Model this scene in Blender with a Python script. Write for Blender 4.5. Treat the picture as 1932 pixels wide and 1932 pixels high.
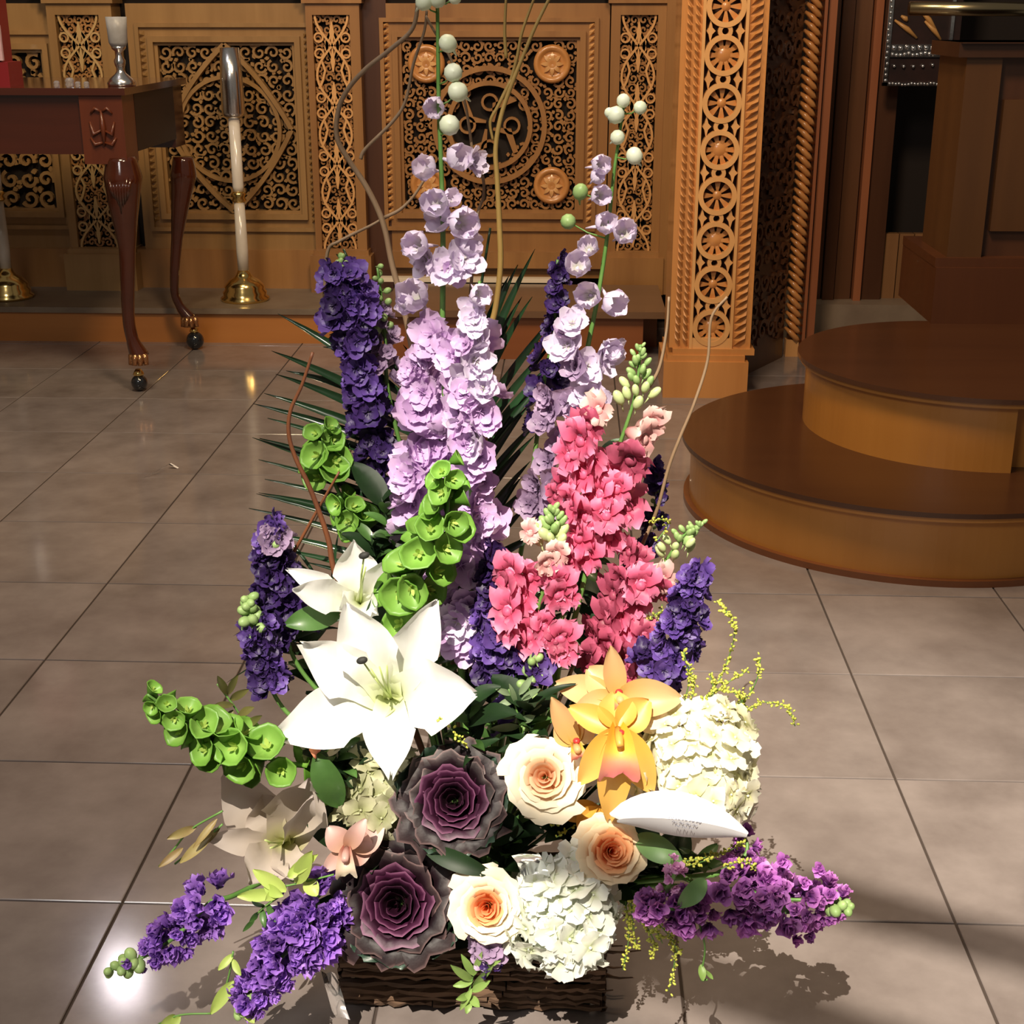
import bpy, math, random
from mathutils import Vector, Matrix
sc = bpy.context.scene
for o in list(bpy.data.objects): bpy.data.objects.remove(o)
C = sc.collection
random.seed(7)
rnd = random.random
def U(a, b): return a + (b - a) * random.random()

# ------------------------------------------------------------------ camera
F_PX, EYE, PITCH, YAW = 2663.0, 1.243, math.radians(19.56), math.radians(2.35)
fw = Vector((-math.sin(YAW) * math.cos(PITCH), math.cos(YAW) * math.cos(PITCH), -math.sin(PITCH)))
rt = Vector((math.cos(YAW), math.sin(YAW), 0))
up = rt.cross(fw)
EYEP = Vector((0, 0, EYE))
cd = bpy.data.cameras.new('camera'); cam = bpy.data.objects.new('camera', cd); C.objects.link(cam)
cd.sensor_width = 36; cd.lens = 36 * F_PX / 1932; cd.clip_start = .05; cd.clip_end = 60
m = Matrix((rt, up, -fw)).transposed().to_4x4(); m.translation = EYEP; cam.matrix_world = m
sc.camera = cam
# ------------------------------------------------------------------ world, lights, exposure
w = bpy.data.worlds.new('world'); sc.world = w; w.use_nodes = True
w.node_tree.nodes['Background'].inputs[0].default_value = (1.0, .86, .70, 1)
w.node_tree.nodes['Background'].inputs[1].default_value = .13
vs = sc.view_settings
vs.view_transform = 'Standard'; vs.look = 'None'; vs.gamma = 1; vs.use_curve_mapping = False; vs.exposure = 0.0
def lamp(name, kind, loc, target, energy, col, **k):
    d = bpy.data.lights.new(name, kind); o = bpy.data.objects.new(name, d); C.objects.link(o)
    o.location = loc; d.energy = energy; d.color = col
    for a, b in k.items(): setattr(d, a, b)
    o.rotation_euler = (Vector(target) - Vector(loc)).to_track_quat('-Z', 'Y').to_euler()
    return o
SUNP = Vector((-.95, -3.5, 6.3))
lamp('window_sun', 'SPOT', SUNP, (.24, 1.36, .40), 6000, (1, .90, .74), spot_size=math.radians(14.2), spot_blend=.8, shadow_soft_size=.013)
lamp('nave_light', 'AREA', (-1.6, -.6, 3.4), (-.1, 2.0, .6), 48, (1, .96, .93), size=1.0)
lamp('altar_light', 'AREA', (-1.3, 3.2, 3.3), (-.9, 5.9, .6), 42, (1, .80, .50), size=.6)
lamp('canopy_light', 'AREA', (.0, 2.6, 3.2), (.55, 4.9, .5), 68, (1, .72, .46), size=.5)

# ------------------------------------------------------------------ pixel rays to points in the place
def ray(x, y): return fw + rt * ((x - 966) / F_PX) - up * ((y - 966) / F_PX)
def P(x, y, Y): d = ray(x, y); return EYEP + d * (Y / d.y)
def G(x, y, z=0.0): d = ray(x, y); return EYEP + d * ((z - EYE) / d.z)
def PX(n, Y, y=1300): return n * (P(966, y, Y) - EYEP).dot(fw) / F_PX

# ------------------------------------------------------------------ materials
MATS = {}
def mat(name, col, rough=.5, metal=0, col2=None, scale=8, stretch=(1, 1, 1), bump=0, trans=0, coat=0, detail=4,
        emis=0, grad=None, rv=0, contrast=.5, glass=0, sss=0, coords='Object', spec=.5):
    if name in MATS: return MATS[name]
    M = bpy.data.materials.new(name); M.use_nodes = True; n = M.node_tree.nodes; l = M.node_tree.links
    b = n['Principled BSDF']; out = n['Material Output']
    b.inputs['Roughness'].default_value = rough; b.inputs['Metallic'].default_value = metal
    b.inputs['Coat Weight'].default_value = coat; b.inputs['Coat Roughness'].default_value = .12
    b.inputs['Transmission Weight'].default_value = glass
    b.inputs['Specular IOR Level'].default_value = spec
    c = (*col, 1); src = None
    tc = n.new('ShaderNodeTexCoord')
    if col2 is not None or bump:
        mp = n.new('ShaderNodeMapping'); mp.inputs['Scale'].default_value = stretch
        l.new(tc.outputs[coords], mp.inputs['Vector'])
        oi = n.new('ShaderNodeObjectInfo'); ad = n.new('ShaderNodeVectorMath'); ad.operation = 'ADD'
        sc_ = n.new('ShaderNodeMath'); sc_.operation = 'MULTIPLY'; sc_.inputs[1].default_value = 37
        l.new(oi.outputs['Random'], sc_.inputs[0]); l.new(mp.outputs[0], ad.inputs[0]); l.new(sc_.outputs[0], ad.inputs[1])
        nz = n.new('ShaderNodeTexNoise'); nz.inputs['Scale'].default_value = scale; nz.inputs['Detail'].default_value = detail
        nz.inputs['Roughness'].default_value = .6
        l.new(ad.outputs[0], nz.inputs['Vector'])
    if col2 is not None:
        r = n.new('ShaderNodeValToRGB'); r.color_ramp.elements[0].position = .5 - contrast / 2; r.color_ramp.elements[1].position = .5 + contrast / 2
        r.color_ramp.elements[0].color = (*col2, 1); r.color_ramp.elements[1].color = c
        l.new(nz.outputs['Fac'], r.inputs[0]); src = r.outputs[0]
    if grad:      # colour of the petal from its base (0) to its tip (1): list of (position, colour)
        g = n.new('ShaderNodeValToRGB'); e = g.color_ramp.elements
        while len(e) < len(grad): e.new(.5)
        for i, (p, cc) in enumerate(grad): e[i].position = p; e[i].color = (*cc, 1)
        s = n.new('ShaderNodeSeparateXYZ'); l.new(tc.outputs['UV'], s.inputs[0]); l.new(s.outputs['Y'], g.inputs[0])
        if src:
            mx = n.new('ShaderNodeMix'); mx.data_type = 'RGBA'; mx.blend_type = 'MULTIPLY'; mx.inputs[0].default_value = 1
            l.new(g.outputs[0], mx.inputs[6]); l.new(src, mx.inputs[7]); src = mx.outputs[2]
        else: src = g.outputs[0]
    if rv:
        oi2 = n.new('ShaderNodeObjectInfo'); hs = n.new('ShaderNodeHueSaturation')
        mr = n.new('ShaderNodeMapRange'); mr.inputs[3].default_value = 1 - rv; mr.inputs[4].default_value = 1 + rv
        l.new(oi2.outputs['Random'], mr.inputs[0]); l.new(mr.outputs[0], hs.inputs['Value'])
        if src: l.new(src, hs.inputs['Color'])
        else: hs.inputs['Color'].default_value = c
        src = hs.outputs[0]
    if src: l.new(src, b.inputs['Base Color'])
    else: b.inputs['Base Color'].default_value = c
    if bump:
        bp = n.new('ShaderNodeBump'); bp.inputs['Strength'].default_value = bump; bp.inputs['Distance'].default_value = .004
        l.new(nz.outputs['Fac'], bp.inputs['Height']); l.new(bp.outputs[0], b.inputs['Normal'])
    if emis:
        b.inputs['Emission Color'].default_value = c; b.inputs['Emission Strength'].default_value = emis
    if trans:
        t = n.new('ShaderNodeBsdfTranslucent'); ms = n.new('ShaderNodeMixShader'); ms.inputs[0].default_value = trans
        if src: l.new(src, t.inputs[0])
        else: t.inputs[0].default_value = c
        l.new(b.outputs[0], ms.inputs[1]); l.new(t.outputs[0], ms.inputs[2]); l.new(ms.outputs[0], out.inputs[0])
    MATS[name] = M
    return M
def wood(name, c1, c2, rough=.38, coat=.25, axis='z', scale=10):
    st = {'z': (1, 1, .08), 'x': (.08, 1, 1), 'y': (1, .08, 1)}[axis]
    return mat(name, c1, rough, 0, c2, scale, st, .12, coat=coat, detail=6, contrast=.7, rv=.06)
OAK = wood('oak', (.43, .215, .07), (.22, .095, .028))
OAKX = wood('oak_across', (.43, .215, .07), (.22, .095, .028), axis='x')
OAKL = wood('oak_olive', (.40, .23, .085), (.22, .115, .036))
OAKW = wood('oak_warm', (.66, .31, .10), (.44, .18, .05), .3, .3)
OAKP = wood('oak_pale', (.80, .45, .18), (.58, .29, .10), .35)
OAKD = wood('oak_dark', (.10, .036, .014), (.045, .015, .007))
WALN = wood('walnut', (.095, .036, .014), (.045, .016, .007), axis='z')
STEPR = wood('step_riser', (.50, .22, .045), (.36, .14, .022), .32, .3, 'z', 5)
STEPT = wood('step_tread', (.075, .027, .009), (.048, .016, .006), .34, .3, 'x', 6)
MAHO = wood('mahogany', (.085, .018, .007), (.025, .006, .003), .14, .8, 'x', 6)
DARK = mat('dark_recess', (.012, .007, .005), .9)
BRASS = mat('brass', (.80, .58, .22), .17, 1)
BRONZ = mat('bronze_brown', (.45, .22, .10), .2, .8)
SILV = mat('silver', (.75, .76, .78), .2, 1, bump=.1, scale=40)
WHITEG = mat('milky_marble', (.75, .70, .62), .2, 0, (.55, .48, .40), 14, (1, 1, .3), coat=.4)
BLACKB = mat('black_rubber', (.012, .014, .018), .12, coat=.6)
TILE = mat('stone_tile', (.275, .235, .222), .12, 0, (.170, .140, .130), 6, (1, 1, 1), .02, coat=.15, detail=12, contrast=.40, rv=.05)
GROUT = mat('grout', (.05, .035, .028), .9)
BARK = mat('bark', (.17, .095, .055), .9, 0, (.02, .012, .008), 26, (.16, 1, 1), .9, detail=8, contrast=.55, rv=.25)
SOIL = mat('floral_foam', (.01, .02, .008), .95)

LILAC = mat('lilac_petal', (1, 1, 1), .5, 0, (.86, .80, .90), 60, trans=.3, rv=.08, grad=[(0, (.30, .16, .36)), (.3, (.62, .40, .68)), (1, (.77, .57, .83))])
LILACW = mat('pale_lilac_petal', (1, 1, 1), .5, 0, (.85, .82, .9), 60, trans=.3, rv=.06, grad=[(0, (.55, .58, .42)), (.3, (.76, .66, .80)), (1, (.86, .77, .92))])
LILACG = mat('greyed_lilac_petal', (1, 1, 1), .5, 0, (.85, .82, .9), 60, trans=.3, rv=.08, grad=[(0, (.22, .14, .26)), (1, (.52, .38, .56))])
BUDW = mat('cream_bud', (.90, .92, .80), .45, 0, (.72, .80, .56), 30, trans=.2, rv=.06)
BUDG = mat('green_bud', (.42, .58, .24), .45, 0, (.24, .40, .12), 30, trans=.2, rv=.1)
VIO = mat('violet_petal', (1, 1, 1), .5, 0, (.6, .55, .8), 60, trans=.25, rv=.25, grad=[(0, (.05, .02, .13)), (1, (.19, .10, .40))])
DVIO = mat('shaded_dark_violet_petal', (1, 1, 1), .5, 0, (.5, .5, .7), 60, trans=.2, rv=.3, grad=[(0, (.03, .01, .07)), (1, (.062, .026, .145))])  # dark violet deepened further, shade put into the petal colour
PUR = mat('purple_petal', (1, 1, 1), .5, 0, (.7, .6, .9), 60, trans=.3, rv=.2, grad=[(0, (.12, .03, .26)), (1, (.50, .26, .80))])
MAG = mat('magenta_petal', (1, 1, 1), .5, 0, (.6, .5, .75), 60, trans=.3, rv=.35, grad=[(0, (.14, .02, .20)), (1, (.72, .28, .70))])
PINK = mat('pink_petal', (1, 1, 1), .5, 0, (.9, .75, .85), 50, trans=.3, rv=.12, grad=[(0, (.55, .06, .13)), (.5, (.80, .15, .29)), (1, (.93, .33, .51))])
DPINK = mat('dusky_pink_petal', (1, 1, 1), .5, 0, (.85, .7, .8), 50, trans=.3, rv=.15, grad=[(0, (.30, .03, .07)), (1, (.66, .15, .26))])
PPINK = mat('blush_petal', (1, 1, 1), .5, 0, (.95, .85, .85), 50, trans=.3, rv=.08, grad=[(0, (.62, .22, .25)), (1, (.86, .66, .60))])
LILY = mat('lily_petal', (1, 1, 1), .42, 0, (.96, .96, .95), 30, (4, 1, 1), .1, trans=.28, grad=[(0, (.55, .62, .22)), (.25, (.86, .88, .76)), (.5, (.93, .93, .92)), (1, (.95, .95, .95))])
LILYS = mat('shaded_blush_lily_petal', (1, 1, 1), .45, 0, (.96, .94, .93), 30, trans=.25, grad=[(0, (.50, .52, .18)), (.3, (.50, .43, .36)), (1, (.60, .53, .51))])  # blush greyed darker, the lower lily's shade is put into its colour
ANTH = mat('dark_anther', (.02, .02, .018), .7)
FILA = mat('pale_green_filament', (.62, .74, .28), .4, trans=.2)
BELL = mat('bell_green', (1, 1, 1), .42, 0, (.72, .85, .6), 40, trans=.35, rv=.15, grad=[(0, (.09, .22, .03)), (.55, (.20, .42, .06)), (1, (.42, .66, .17))])
GRN = mat('leaf_green', (.085, .19, .045), .4, 0, (.035, .09, .02), 18, trans=.2, rv=.3, coat=.15)
DGRN = mat('dark_leaf_green', (.018, .046, .014), .5, 0, (.006, .018, .006), 18, trans=.08, rv=.3, spec=.3)
LGRN = mat('yellow_green_leaf', (.58, .70, .20), .45, 0, (.42, .58, .12), 12, trans=.35, rv=.1)
STEM = mat('stem_green', (.15, .30, .07), .45, 0, (.08, .2, .04), 20)
PALM = mat('palm_green', (.016, .05, .018), .3, 0, (.006, .018, .007), 10, coat=.3, rv=.4)
TWIG = mat('willow_bark', (.30, .20, .12), .6, 0, (.17, .10, .05), 40, (1, 1, .2), .3)
TWIGY = mat('yellow_willow_bark', (.34, .22, .06), .55, 0, (.20, .12, .03), 40, (1, 1, .2), .3)
TWIGR = mat('red_willow_bark', (.20, .065, .022), .55, 0, (.09, .03, .012), 40, (1, 1, .2), .3)
GOLD = mat('goldenrod_bud', (.52, .50, .08), .6, 0, (.30, .36, .05), 50, rv=.15)
HYD = mat('cream_hydrangea', (1, 1, 1), .5, 0, (.95, .95, .9), 40, trans=.25, rv=.06, grad=[(0, (.66, .68, .30)), (.35, (.90, .87, .66)), (1, (.93, .92, .80))])
HYDW = mat('white_hydrangea', (1, 1, 1), .5, 0, (.93, .95, .93), 40, trans=.25, rv=.06, grad=[(0, (.62, .68, .42)), (.35, (.84, .86, .76)), (1, (.88, .90, .86))])
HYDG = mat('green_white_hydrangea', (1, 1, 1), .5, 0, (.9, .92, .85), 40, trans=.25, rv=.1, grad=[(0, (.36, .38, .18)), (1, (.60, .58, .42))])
ROSEC = mat('cream_rose_petal', (1, 1, 1), .48, 0, (.97, .94, .9), 20, trans=.25, grad=[(0, (.80, .45, .22)), (.5, (.88, .72, .50)), (1, (.92, .85, .68))])
ROSEI = mat('apricot_rose_petal', (1, 1, 1), .48, 0, (.97, .92, .88), 20, trans=.25, grad=[(0, (.80, .22, .06)), (.6, (.90, .34, .13)), (1, (.94, .54, .28))])
ROSEM = mat('peach_rose_petal', (1, 1, 1), .48, 0, (.97, .94, .9), 20, trans=.25, grad=[(0, (.85, .35, .14)), (.6, (.92, .60, .34)), (1, (.94, .80, .56))])
KALE = mat('kale_purple', (1, 1, 1), .5, 0, (.6, .5, .6), 24, trans=.06, bump=.3, spec=.3, rv=.2, grad=[(0, (.03, .002, .015)), (.82, (.024, .003, .014)), (.93, (.055, .010, .036)), (1, (.22, .085, .16))])
KALEO = mat('kale_outer', (1, 1, 1), .5, 0, (.6, .6, .6), 24, trans=.05, bump=.3, spec=.3, rv=.2, grad=[(0, (.012, .002, .006)), (.86, (.010, .003, .006)), (.965, (.03, .016, .018)), (1, (.15, .09, .09))])
KALEG = mat('kale_green', (1, 1, 1), .4, 0, (.7, .8, .7), 24, trans=.1, bump=.3, rv=.2, grad=[(0, (.05, .07, .03)), (.8, (.010, .026, .013)), (1, (.05, .085, .065))])
ORCH = mat('yellow_orchid', (1, 1, 1), .42, 0, (.97, .9, .8), 14, trans=.25, grad=[(0, (.66, .38, .06)), (.4, (.78, .44, .08)), (1, (.84, .54, .16))])
ORCHP = mat('peach_orchid', (1, 1, 1), .42, 0, (.97, .92, .85), 14, trans=.25, rv=.08, grad=[(0, (.58, .40, .10)), (.5, (.76, .48, .22)), (1, (.78, .55, .30))])
ORCHL = mat('orchid_lip', (1, 1, 1), .4, 0, (.97, .85, .8), 30, trans=.25, grad=[(0, (.80, .50, .04)), (.5, (.88, .60, .10)), (.7, (.85, .40, .25)), (1, (.82, .22, .24))])
ORCHB = mat('blush_orchid', (1, 1, 1), .42, 0, (.97, .9, .85), 14, trans=.25, grad=[(0, (.60, .38, .25)), (.5, (.62, .38, .34)), (1, (.80, .60, .58))])
ORCHR = mat('orchid_red', (.42, .03, .03), .4)
PAPER = mat('white_card', (.80, .80, .83), .55, 0, (.74, .74, .79), 3)
INK = mat('grey_ink', (.22, .23, .30), .8)
CELLO = mat('clear_cellophane', (.85, .90, .93), .08, glass=.92, spec=.7)

# ------------------------------------------------------------------ mesh helpers
class MB:
    def __init__(s): s.v = []; s.f = []; s.uv = []
    def add(s, vs, fs, uvs=None):
        b = len(s.v); s.v += [tuple(v) for v in vs]; s.f += [tuple(b + i for i in f) for f in fs]
        s.uv += uvs if uvs else [(0, .5)] * len(vs)
        return s
    def box(s, x0, x1, y0, y1, z0, z1):
        vs = [(x, y, z) for x in (x0, x1) for y in (y0, y1) for z in (z0, z1)]
        return s.add(vs, [(0, 1, 3, 2), (4, 6, 7, 5), (0, 4, 5, 1), (2, 3, 7, 6), (0, 2, 6, 4), (1, 5, 7, 3)])
    def tube(s, pts, rad, n=6, cap=True):
        pts = [Vector(p) for p in pts]; k = len(pts); vs = []; fs = []; ref = None
        for i, p in enumerate(pts):
            t = (pts[min(i + 1, k - 1)] - pts[max(i - 1, 0)])
            t = t.normalized() if t.length > 1e-9 else Vector((0, 0, 1))
            if ref is None: ref = Vector((0, 1, 0)) if abs(t.y) < .9 else Vector((1, 0, 0))
            a = t.cross(ref).normalized(); b = t.cross(a); ref = -b if False else ref
            r = rad[i] if isinstance(rad, (list, tuple)) else rad
            for j in range(n):
                q = 2 * math.pi * j / n; vs.append(p + a * (r * math.cos(q)) + b * (r * math.sin(q)))
        for i in range(k - 1):
            for j in range(n): fs.append((i * n + j, i * n + (j + 1) % n, (i + 1) * n + (j + 1) % n, (i + 1) * n + j))
        if cap: fs += [tuple(range(n))[::-1], tuple((k - 1) * n + j for j in range(n))]
        return s.add(vs, fs)
    def lathe(s, prof, n=24, c=(0, 0, 0), wave=0, wn=5):
        vs = []; fs = []; uv = []; k = len(prof)
        for i, (r, z) in enumerate(prof):
            for j in range(n):
                q = 2 * math.pi * j / n; rr = r * (1 + wave * (i / max(1, k - 1)) * math.cos(wn * q))
                vs.append((c[0] + rr * math.cos(q), c[1] + rr * math.sin(q), c[2] + z)); uv.append((j / n, i / max(1, k - 1)))
        for i in range(k - 1):
            for j in range(n): fs.append((i * n + j, i * n + (j + 1) % n, (i + 1) * n + (j + 1) % n, (i + 1) * n + j))
        if prof[0][0] > 0 and not wave: fs.append(tuple(range(n))[::-1])
        if prof[-1][0] > 0 and not wave: fs.append(tuple((k - 1) * n + j for j in range(n)))
        return s.add(vs, fs, uv)
    def ball(s, c, r, n=8, m=6, sz=1.0, ax=None):
        vs = []; fs = []
        R = ax.to_track_quat('Z', 'Y').to_matrix() if ax is not None else Matrix.Identity(3)
        for i in range(m + 1):
            a = math.pi * i / m
            for j in range(n):
                q = 2 * math.pi * j / n
                vs.append(Vector(c) + R @ Vector((r * math.sin(a) * math.cos(q), r * math.sin(a) * math.sin(q), -r * sz * math.cos(a))))
        for i in range(m):
            for j in range(n): fs.append((i * n + j, i * n + (j + 1) % n, (i + 1) * n + (j + 1) % n, (i + 1) * n + j))
        return s.add(vs, fs)
    def blade(s, p0, p1, p2, W, N=(0, 0, 1), nl=8, nw=4, prof='oval', cup=0.0, ruf=0.0, rf=3.0, groove=0.0, ph=0.0, k0=0):
        """a petal or leaf: centre line p0-p1-p2 (quadratic), half width W, facing N"""
        p0, p1, p2, N = Vector(p0), Vector(p1), Vector(p2), Vector(N).normalized()
        vs = []; fs = []; uv = []
        for i in range(nl + 1):
            t = i / nl; c = p0 * (1 - t) ** 2 + p1 * 2 * t * (1 - t) + p2 * t * t
            T = ((p1 - p0) * (1 - t) + (p2 - p1) * t)
            T = T.normalized() if T.length > 1e-9 else Vector((0, 0, 1))
            S = T.cross(N)
            S = S.normalized() if S.length > 1e-6 else Vector((1, 0, 0))
            n = S.cross(T)
            if prof == 'oval': w = math.sin(math.pi * (t ** .85) * .96 + .06) ** .75
            elif prof == 'round': w = (.32 + .68 * math.sin(min(1, t * 1.35) * math.pi / 2)) * (1 - max(0, (t - .55) / .45) ** 2.6 * .62)
            elif prof == 'lily': w = (.30 + .70 * math.sin(math.pi * min(1, t / 1.0) ** .8 * .5 + 0) if t < .45 else 1) * (1 - max(0, (t - .45) / .55) ** 1.7 * .93)
            elif prof == 'grass': w = (.5 + .5 * min(1, t * 4)) * (1 - t ** 2.2) + .03
            elif prof == 'fan': w = .22 + .78 * t ** .8 * (1 - max(0, (t - .8) / .2) ** 2 * .25)
            elif prof == 'rose': w = (.42 + .58 * math.sin(min(1, t * 1.5) * math.pi / 2)) * math.sqrt(max(.10, 1 - max(0, (t - .62) / .38) ** 2.4 * .90))
            else: w = 1
            w *= W
            for j in range(nw + 1):
                u = 2 * j / nw - 1
                h = cup * W * u * u - groove * W * (1 - abs(u)) * math.sin(math.pi * t)
                h += ruf * W * math.sin(rf * math.pi * 2 * t + ph + (2.2 if u > 0 else 0) + u * 2) * abs(u) ** 1.5
                e = c + S * (u * w) + n * h
                if ruf and i == nl: e += T * (ruf * W * .5 * math.sin(u * 7 + ph)); e += n * (ruf * W * math.sin(u * 6 + ph))
                vs.append(e); uv.append((j / nw, t))
        for i in range(nl):
            for j in range(nw): a = i * (nw + 1) + j; fs.append((a, a + 1, a + nw + 2, a + nw + 1))
        return s.add(vs, fs, uv)
    def shell(s, M, c, a0, span, rho, zr, z0, rb, ns=7, nv=8, ruf=0.0, roll=.1, ph=0.0, sw=.06, tipcurve=.18, belly=.6):
        """one wrapped petal of a rose or kale head: M frame, c centre, rim radius rho at height zr"""
        vs = []; fs = []; uv = []
        for i in range(ns + 1):
            t = i / ns
            for j in range(nv + 1):
                v = 2 * j / nv - 1; a = a0 + v * span * (.55 + .45 * min(1, t * 1.8))
                rad = rb + (rho - rb) * t ** belly; rad *= 1 + sw * v
                z = z0 + (zr - z0) * t
                rad += rho * roll * max(0, (t - .75) / .25) ** 2; z -= rho * roll * .5 * max(0, (t - .85) / .15) ** 2
                z -= (zr - z0) * tipcurve * abs(v) ** 2.6 * t
                k = ruf * rho * t * t; rad += k * math.sin(v * 9 + ph); z += k * .6 * math.sin(v * 13 + ph * 2)
                vs.append(c + M @ Vector((rad * math.cos(a), rad * math.sin(a), z))); uv.append((j / nv, t))
        for i in range(ns):
            for j in range(nv): q = i * (nv + 1) + j; fs.append((q, q + 1, q + nv + 2, q + nv + 1))
        return s.add(vs, fs, uv)
    def ribbon(s, pts, wd, y0, y1, closed=False):
        """flat carved strand in the x-z plane, width wd, standing from y0 (front) to y1 (back)"""
        k = len(pts); vs = []; fs = []
        for i in range(k):
            a = pts[(i - 1) % k] if closed or i > 0 else pts[0]; b = pts[(i + 1) % k] if closed or i < k - 1 else pts[-1]
            tx, tz = b[0] - a[0], b[1] - a[1]; L = math.hypot(tx, tz) or 1; nx, nz = -tz / L, tx / L
            ww = (wd[i] if isinstance(wd, list) else wd) / 2
            for sg in (1, -1):
                for yy in (y0, y1): vs.append((pts[i][0] + nx * ww * sg, yy, pts[i][1] + nz * ww * sg))
        for i in range(k if closed else k - 1):
            a, b = 4 * i, 4 * ((i + 1) % k)
            fs += [(a, a + 2, b + 2, b), (a + 1, a, b, b + 1), (a + 2, a + 3, b + 3, b + 2)]
        return s.add(vs, fs)
    def mesh(s, name, m, smooth=True):
        me = bpy.data.meshes.new(name); me.from_pydata(s.v, [], s.f)
        uvl = me.uv_layers.new(name='UVMap'); idx = [0] * len(me.loops); me.loops.foreach_get('vertex_index', idx)
        flat = []
        for i in idx: flat += s.uv[i]
        uvl.data.foreach_set('uv', flat)
        if smooth: me.polygons.foreach_set('use_smooth', [True] * len(me.polygons))
        if m: me.materials.append(m)
        me.update(); return me
    def obj(s, name, m, parent=None, smooth=True, **k):
        o = bpy.data.objects.new(name, None if False else s.mesh(name, m, smooth)); C.objects.link(o)
        if parent: o.parent = parent; o.location = -wl(parent)
        for a, b in k.items(): o[a] = b
        return o
WL = {}
def wl(o): return WL.get(o.name, Vector((0, 0, 0)))
def root(name, loc, label=None, cat=None, group=None, kind=None):
    o = bpy.data.objects.new(name, None); C.objects.link(o); o.location = loc; o.empty_display_size = .02; WL[o.name] = Vector(loc)
    if label: o['label'] = label
    if cat: o['category'] = cat
    if group: o['group'] = group
    if kind: o['kind'] = kind
    return o
def tag(o, label, cat, group=None, kind=None):
    o['label'] = label; o['category'] = cat
    if group: o['group'] = group
    if kind: o['kind'] = kind
    return o
def put(me, name, parent, loc, facing=None, roll=0.0, scale=1.0, label=None):
    """one more object of a shared mesh, facing +Z towards `facing`"""
    o = bpy.data.objects.new(name, me); C.objects.link(o)
    q = Vector(facing).to_track_quat('Z', 'Y').to_matrix().to_4x4() if facing is not None else Matrix.Identity(4)
    s = scale if isinstance(scale, (tuple, list)) else (scale,) * 3
    M = Matrix.Translation(Vector(loc) - wl(parent)) @ q @ Matrix.Rotation(roll, 4, 'Z') @ Matrix.Diagonal((*s, 1))
    o.parent = parent; o.matrix_basis = M
    if label: o['label'] = label
    return o
def bez(pts, n=6):
    """smooth line through points (Catmull-Rom)"""
    pts = [Vector(p) for p in pts]
    if len(pts) < 3: return pts
    e = [pts[0] * 2 - pts[1]] + pts + [pts[-1] * 2 - pts[-2]]; out = []
    for i in range(1, len(e) - 2):
        a, b, c, d = e[i - 1:i + 3]
        for k in range(n):
            t = k / n; out.append(.5 * ((2 * b) + (c - a) * t + (2 * a - 5 * b + 4 * c - d) * t * t + (3 * b - a - 3 * c + d) * t ** 3))
    return out + [pts[-1]]
def samp(line, t):
    f = t * (len(line) - 1); i = min(int(f), len(line) - 2); return line[i].lerp(line[i + 1], f - i), (line[i + 1] - line[i]).normalized()

# ================================================================== THE ROOM
# ---- floor of stone tiles on dark grout
T = .4064
flo = root('floor', (0, 0, 0), kind='structure')
g = MB().box(-4.5, 3.2, -1.2, 7.2, -.05, -.0035).obj('grout_bed', GROUT, flo, False)
tm = MB()
gq = .0021; h = T / 2 - gq; bv = .0012
tv = [(-h, -h, -.03), (h, -h, -.03), (h, h, -.03), (-h, h, -.03), (-h, -h, -bv), (h, -h, -bv), (h, h, -bv), (-h, h, -bv),
      (-h + bv, -h + bv, 0), (h - bv, -h + bv, 0), (h - bv, h - bv, 0), (-h + bv, h - bv, 0)]
tm.add(tv, [(0, 1, 5, 4), (1, 2, 6, 5), (2, 3, 7, 6), (3, 0, 4, 7), (4, 5, 9, 8), (5, 6, 10, 9), (6, 7, 11, 10), (7, 4, 8, 11), (8, 9, 10, 11)])
tmesh = tm.mesh('tile', TILE, False)
gx = G(1740, 1590).x; gy = G(400, 1443).y     # one grout line each way
for i in range(-11, 8):
    for j in range(-5, 12):
        x, y = gx + (i + .5) * T, gy + (j + .5) * T
        if y > 5.75 or x < -4.2 or x > 2.6 or y < -.4: continue
        if abs(x) > .42 * y + 1.7: continue
        put(tmesh, 'tile', flo, (x, y, 0))
# ---- back wall: carved wooden icon screen standing on a low platform
YB = 5.90
def X5(px, y=250, Y=YB): return P(px, y, Y).x
def Z5(py, Y=YB, x=800): return P(x, py, Y).z
wb = root('wall_back', (-.8, YB, .14), kind='structure')
MB().box(-4.5, 3.2, YB + .07, YB + .16, .0, 3.0).obj('backing_board', DARK, wb, False)
def panel(x0, x1, z0, z1, y0, y1, m, name, parent, bev=.0): return MB().box(min(x0, x1), max(x0, x1), y0, y1, min(z0, z1), max(z0, z1)).obj(name, m, parent, False)
def frame_mb(x0, x1, z0, z1, wd, y0, y1, mb=None):
    mb = mb or MB()
    mb.box(x0, x0 + wd, y0, y1, z0, z1); mb.box(x1 - wd, x1, y0, y1, z0, z1)
    mb.box(x0 + wd, x1 - wd, y0, y1, z1 - wd, z1); mb.box(x0 + wd, x1 - wd, y0, y1, z0, z0 + wd); return mb
def circ(cx, cz, r, n=40, a0=0, a1=2 * math.pi): return [(cx + r * math.cos(a0 + (a1 - a0) * i / n), cz + r * math.sin(a0 + (a1 - a0) * i / n)) for i in range(n if a1 - a0 > 6.28 else n + 1)]
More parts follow.
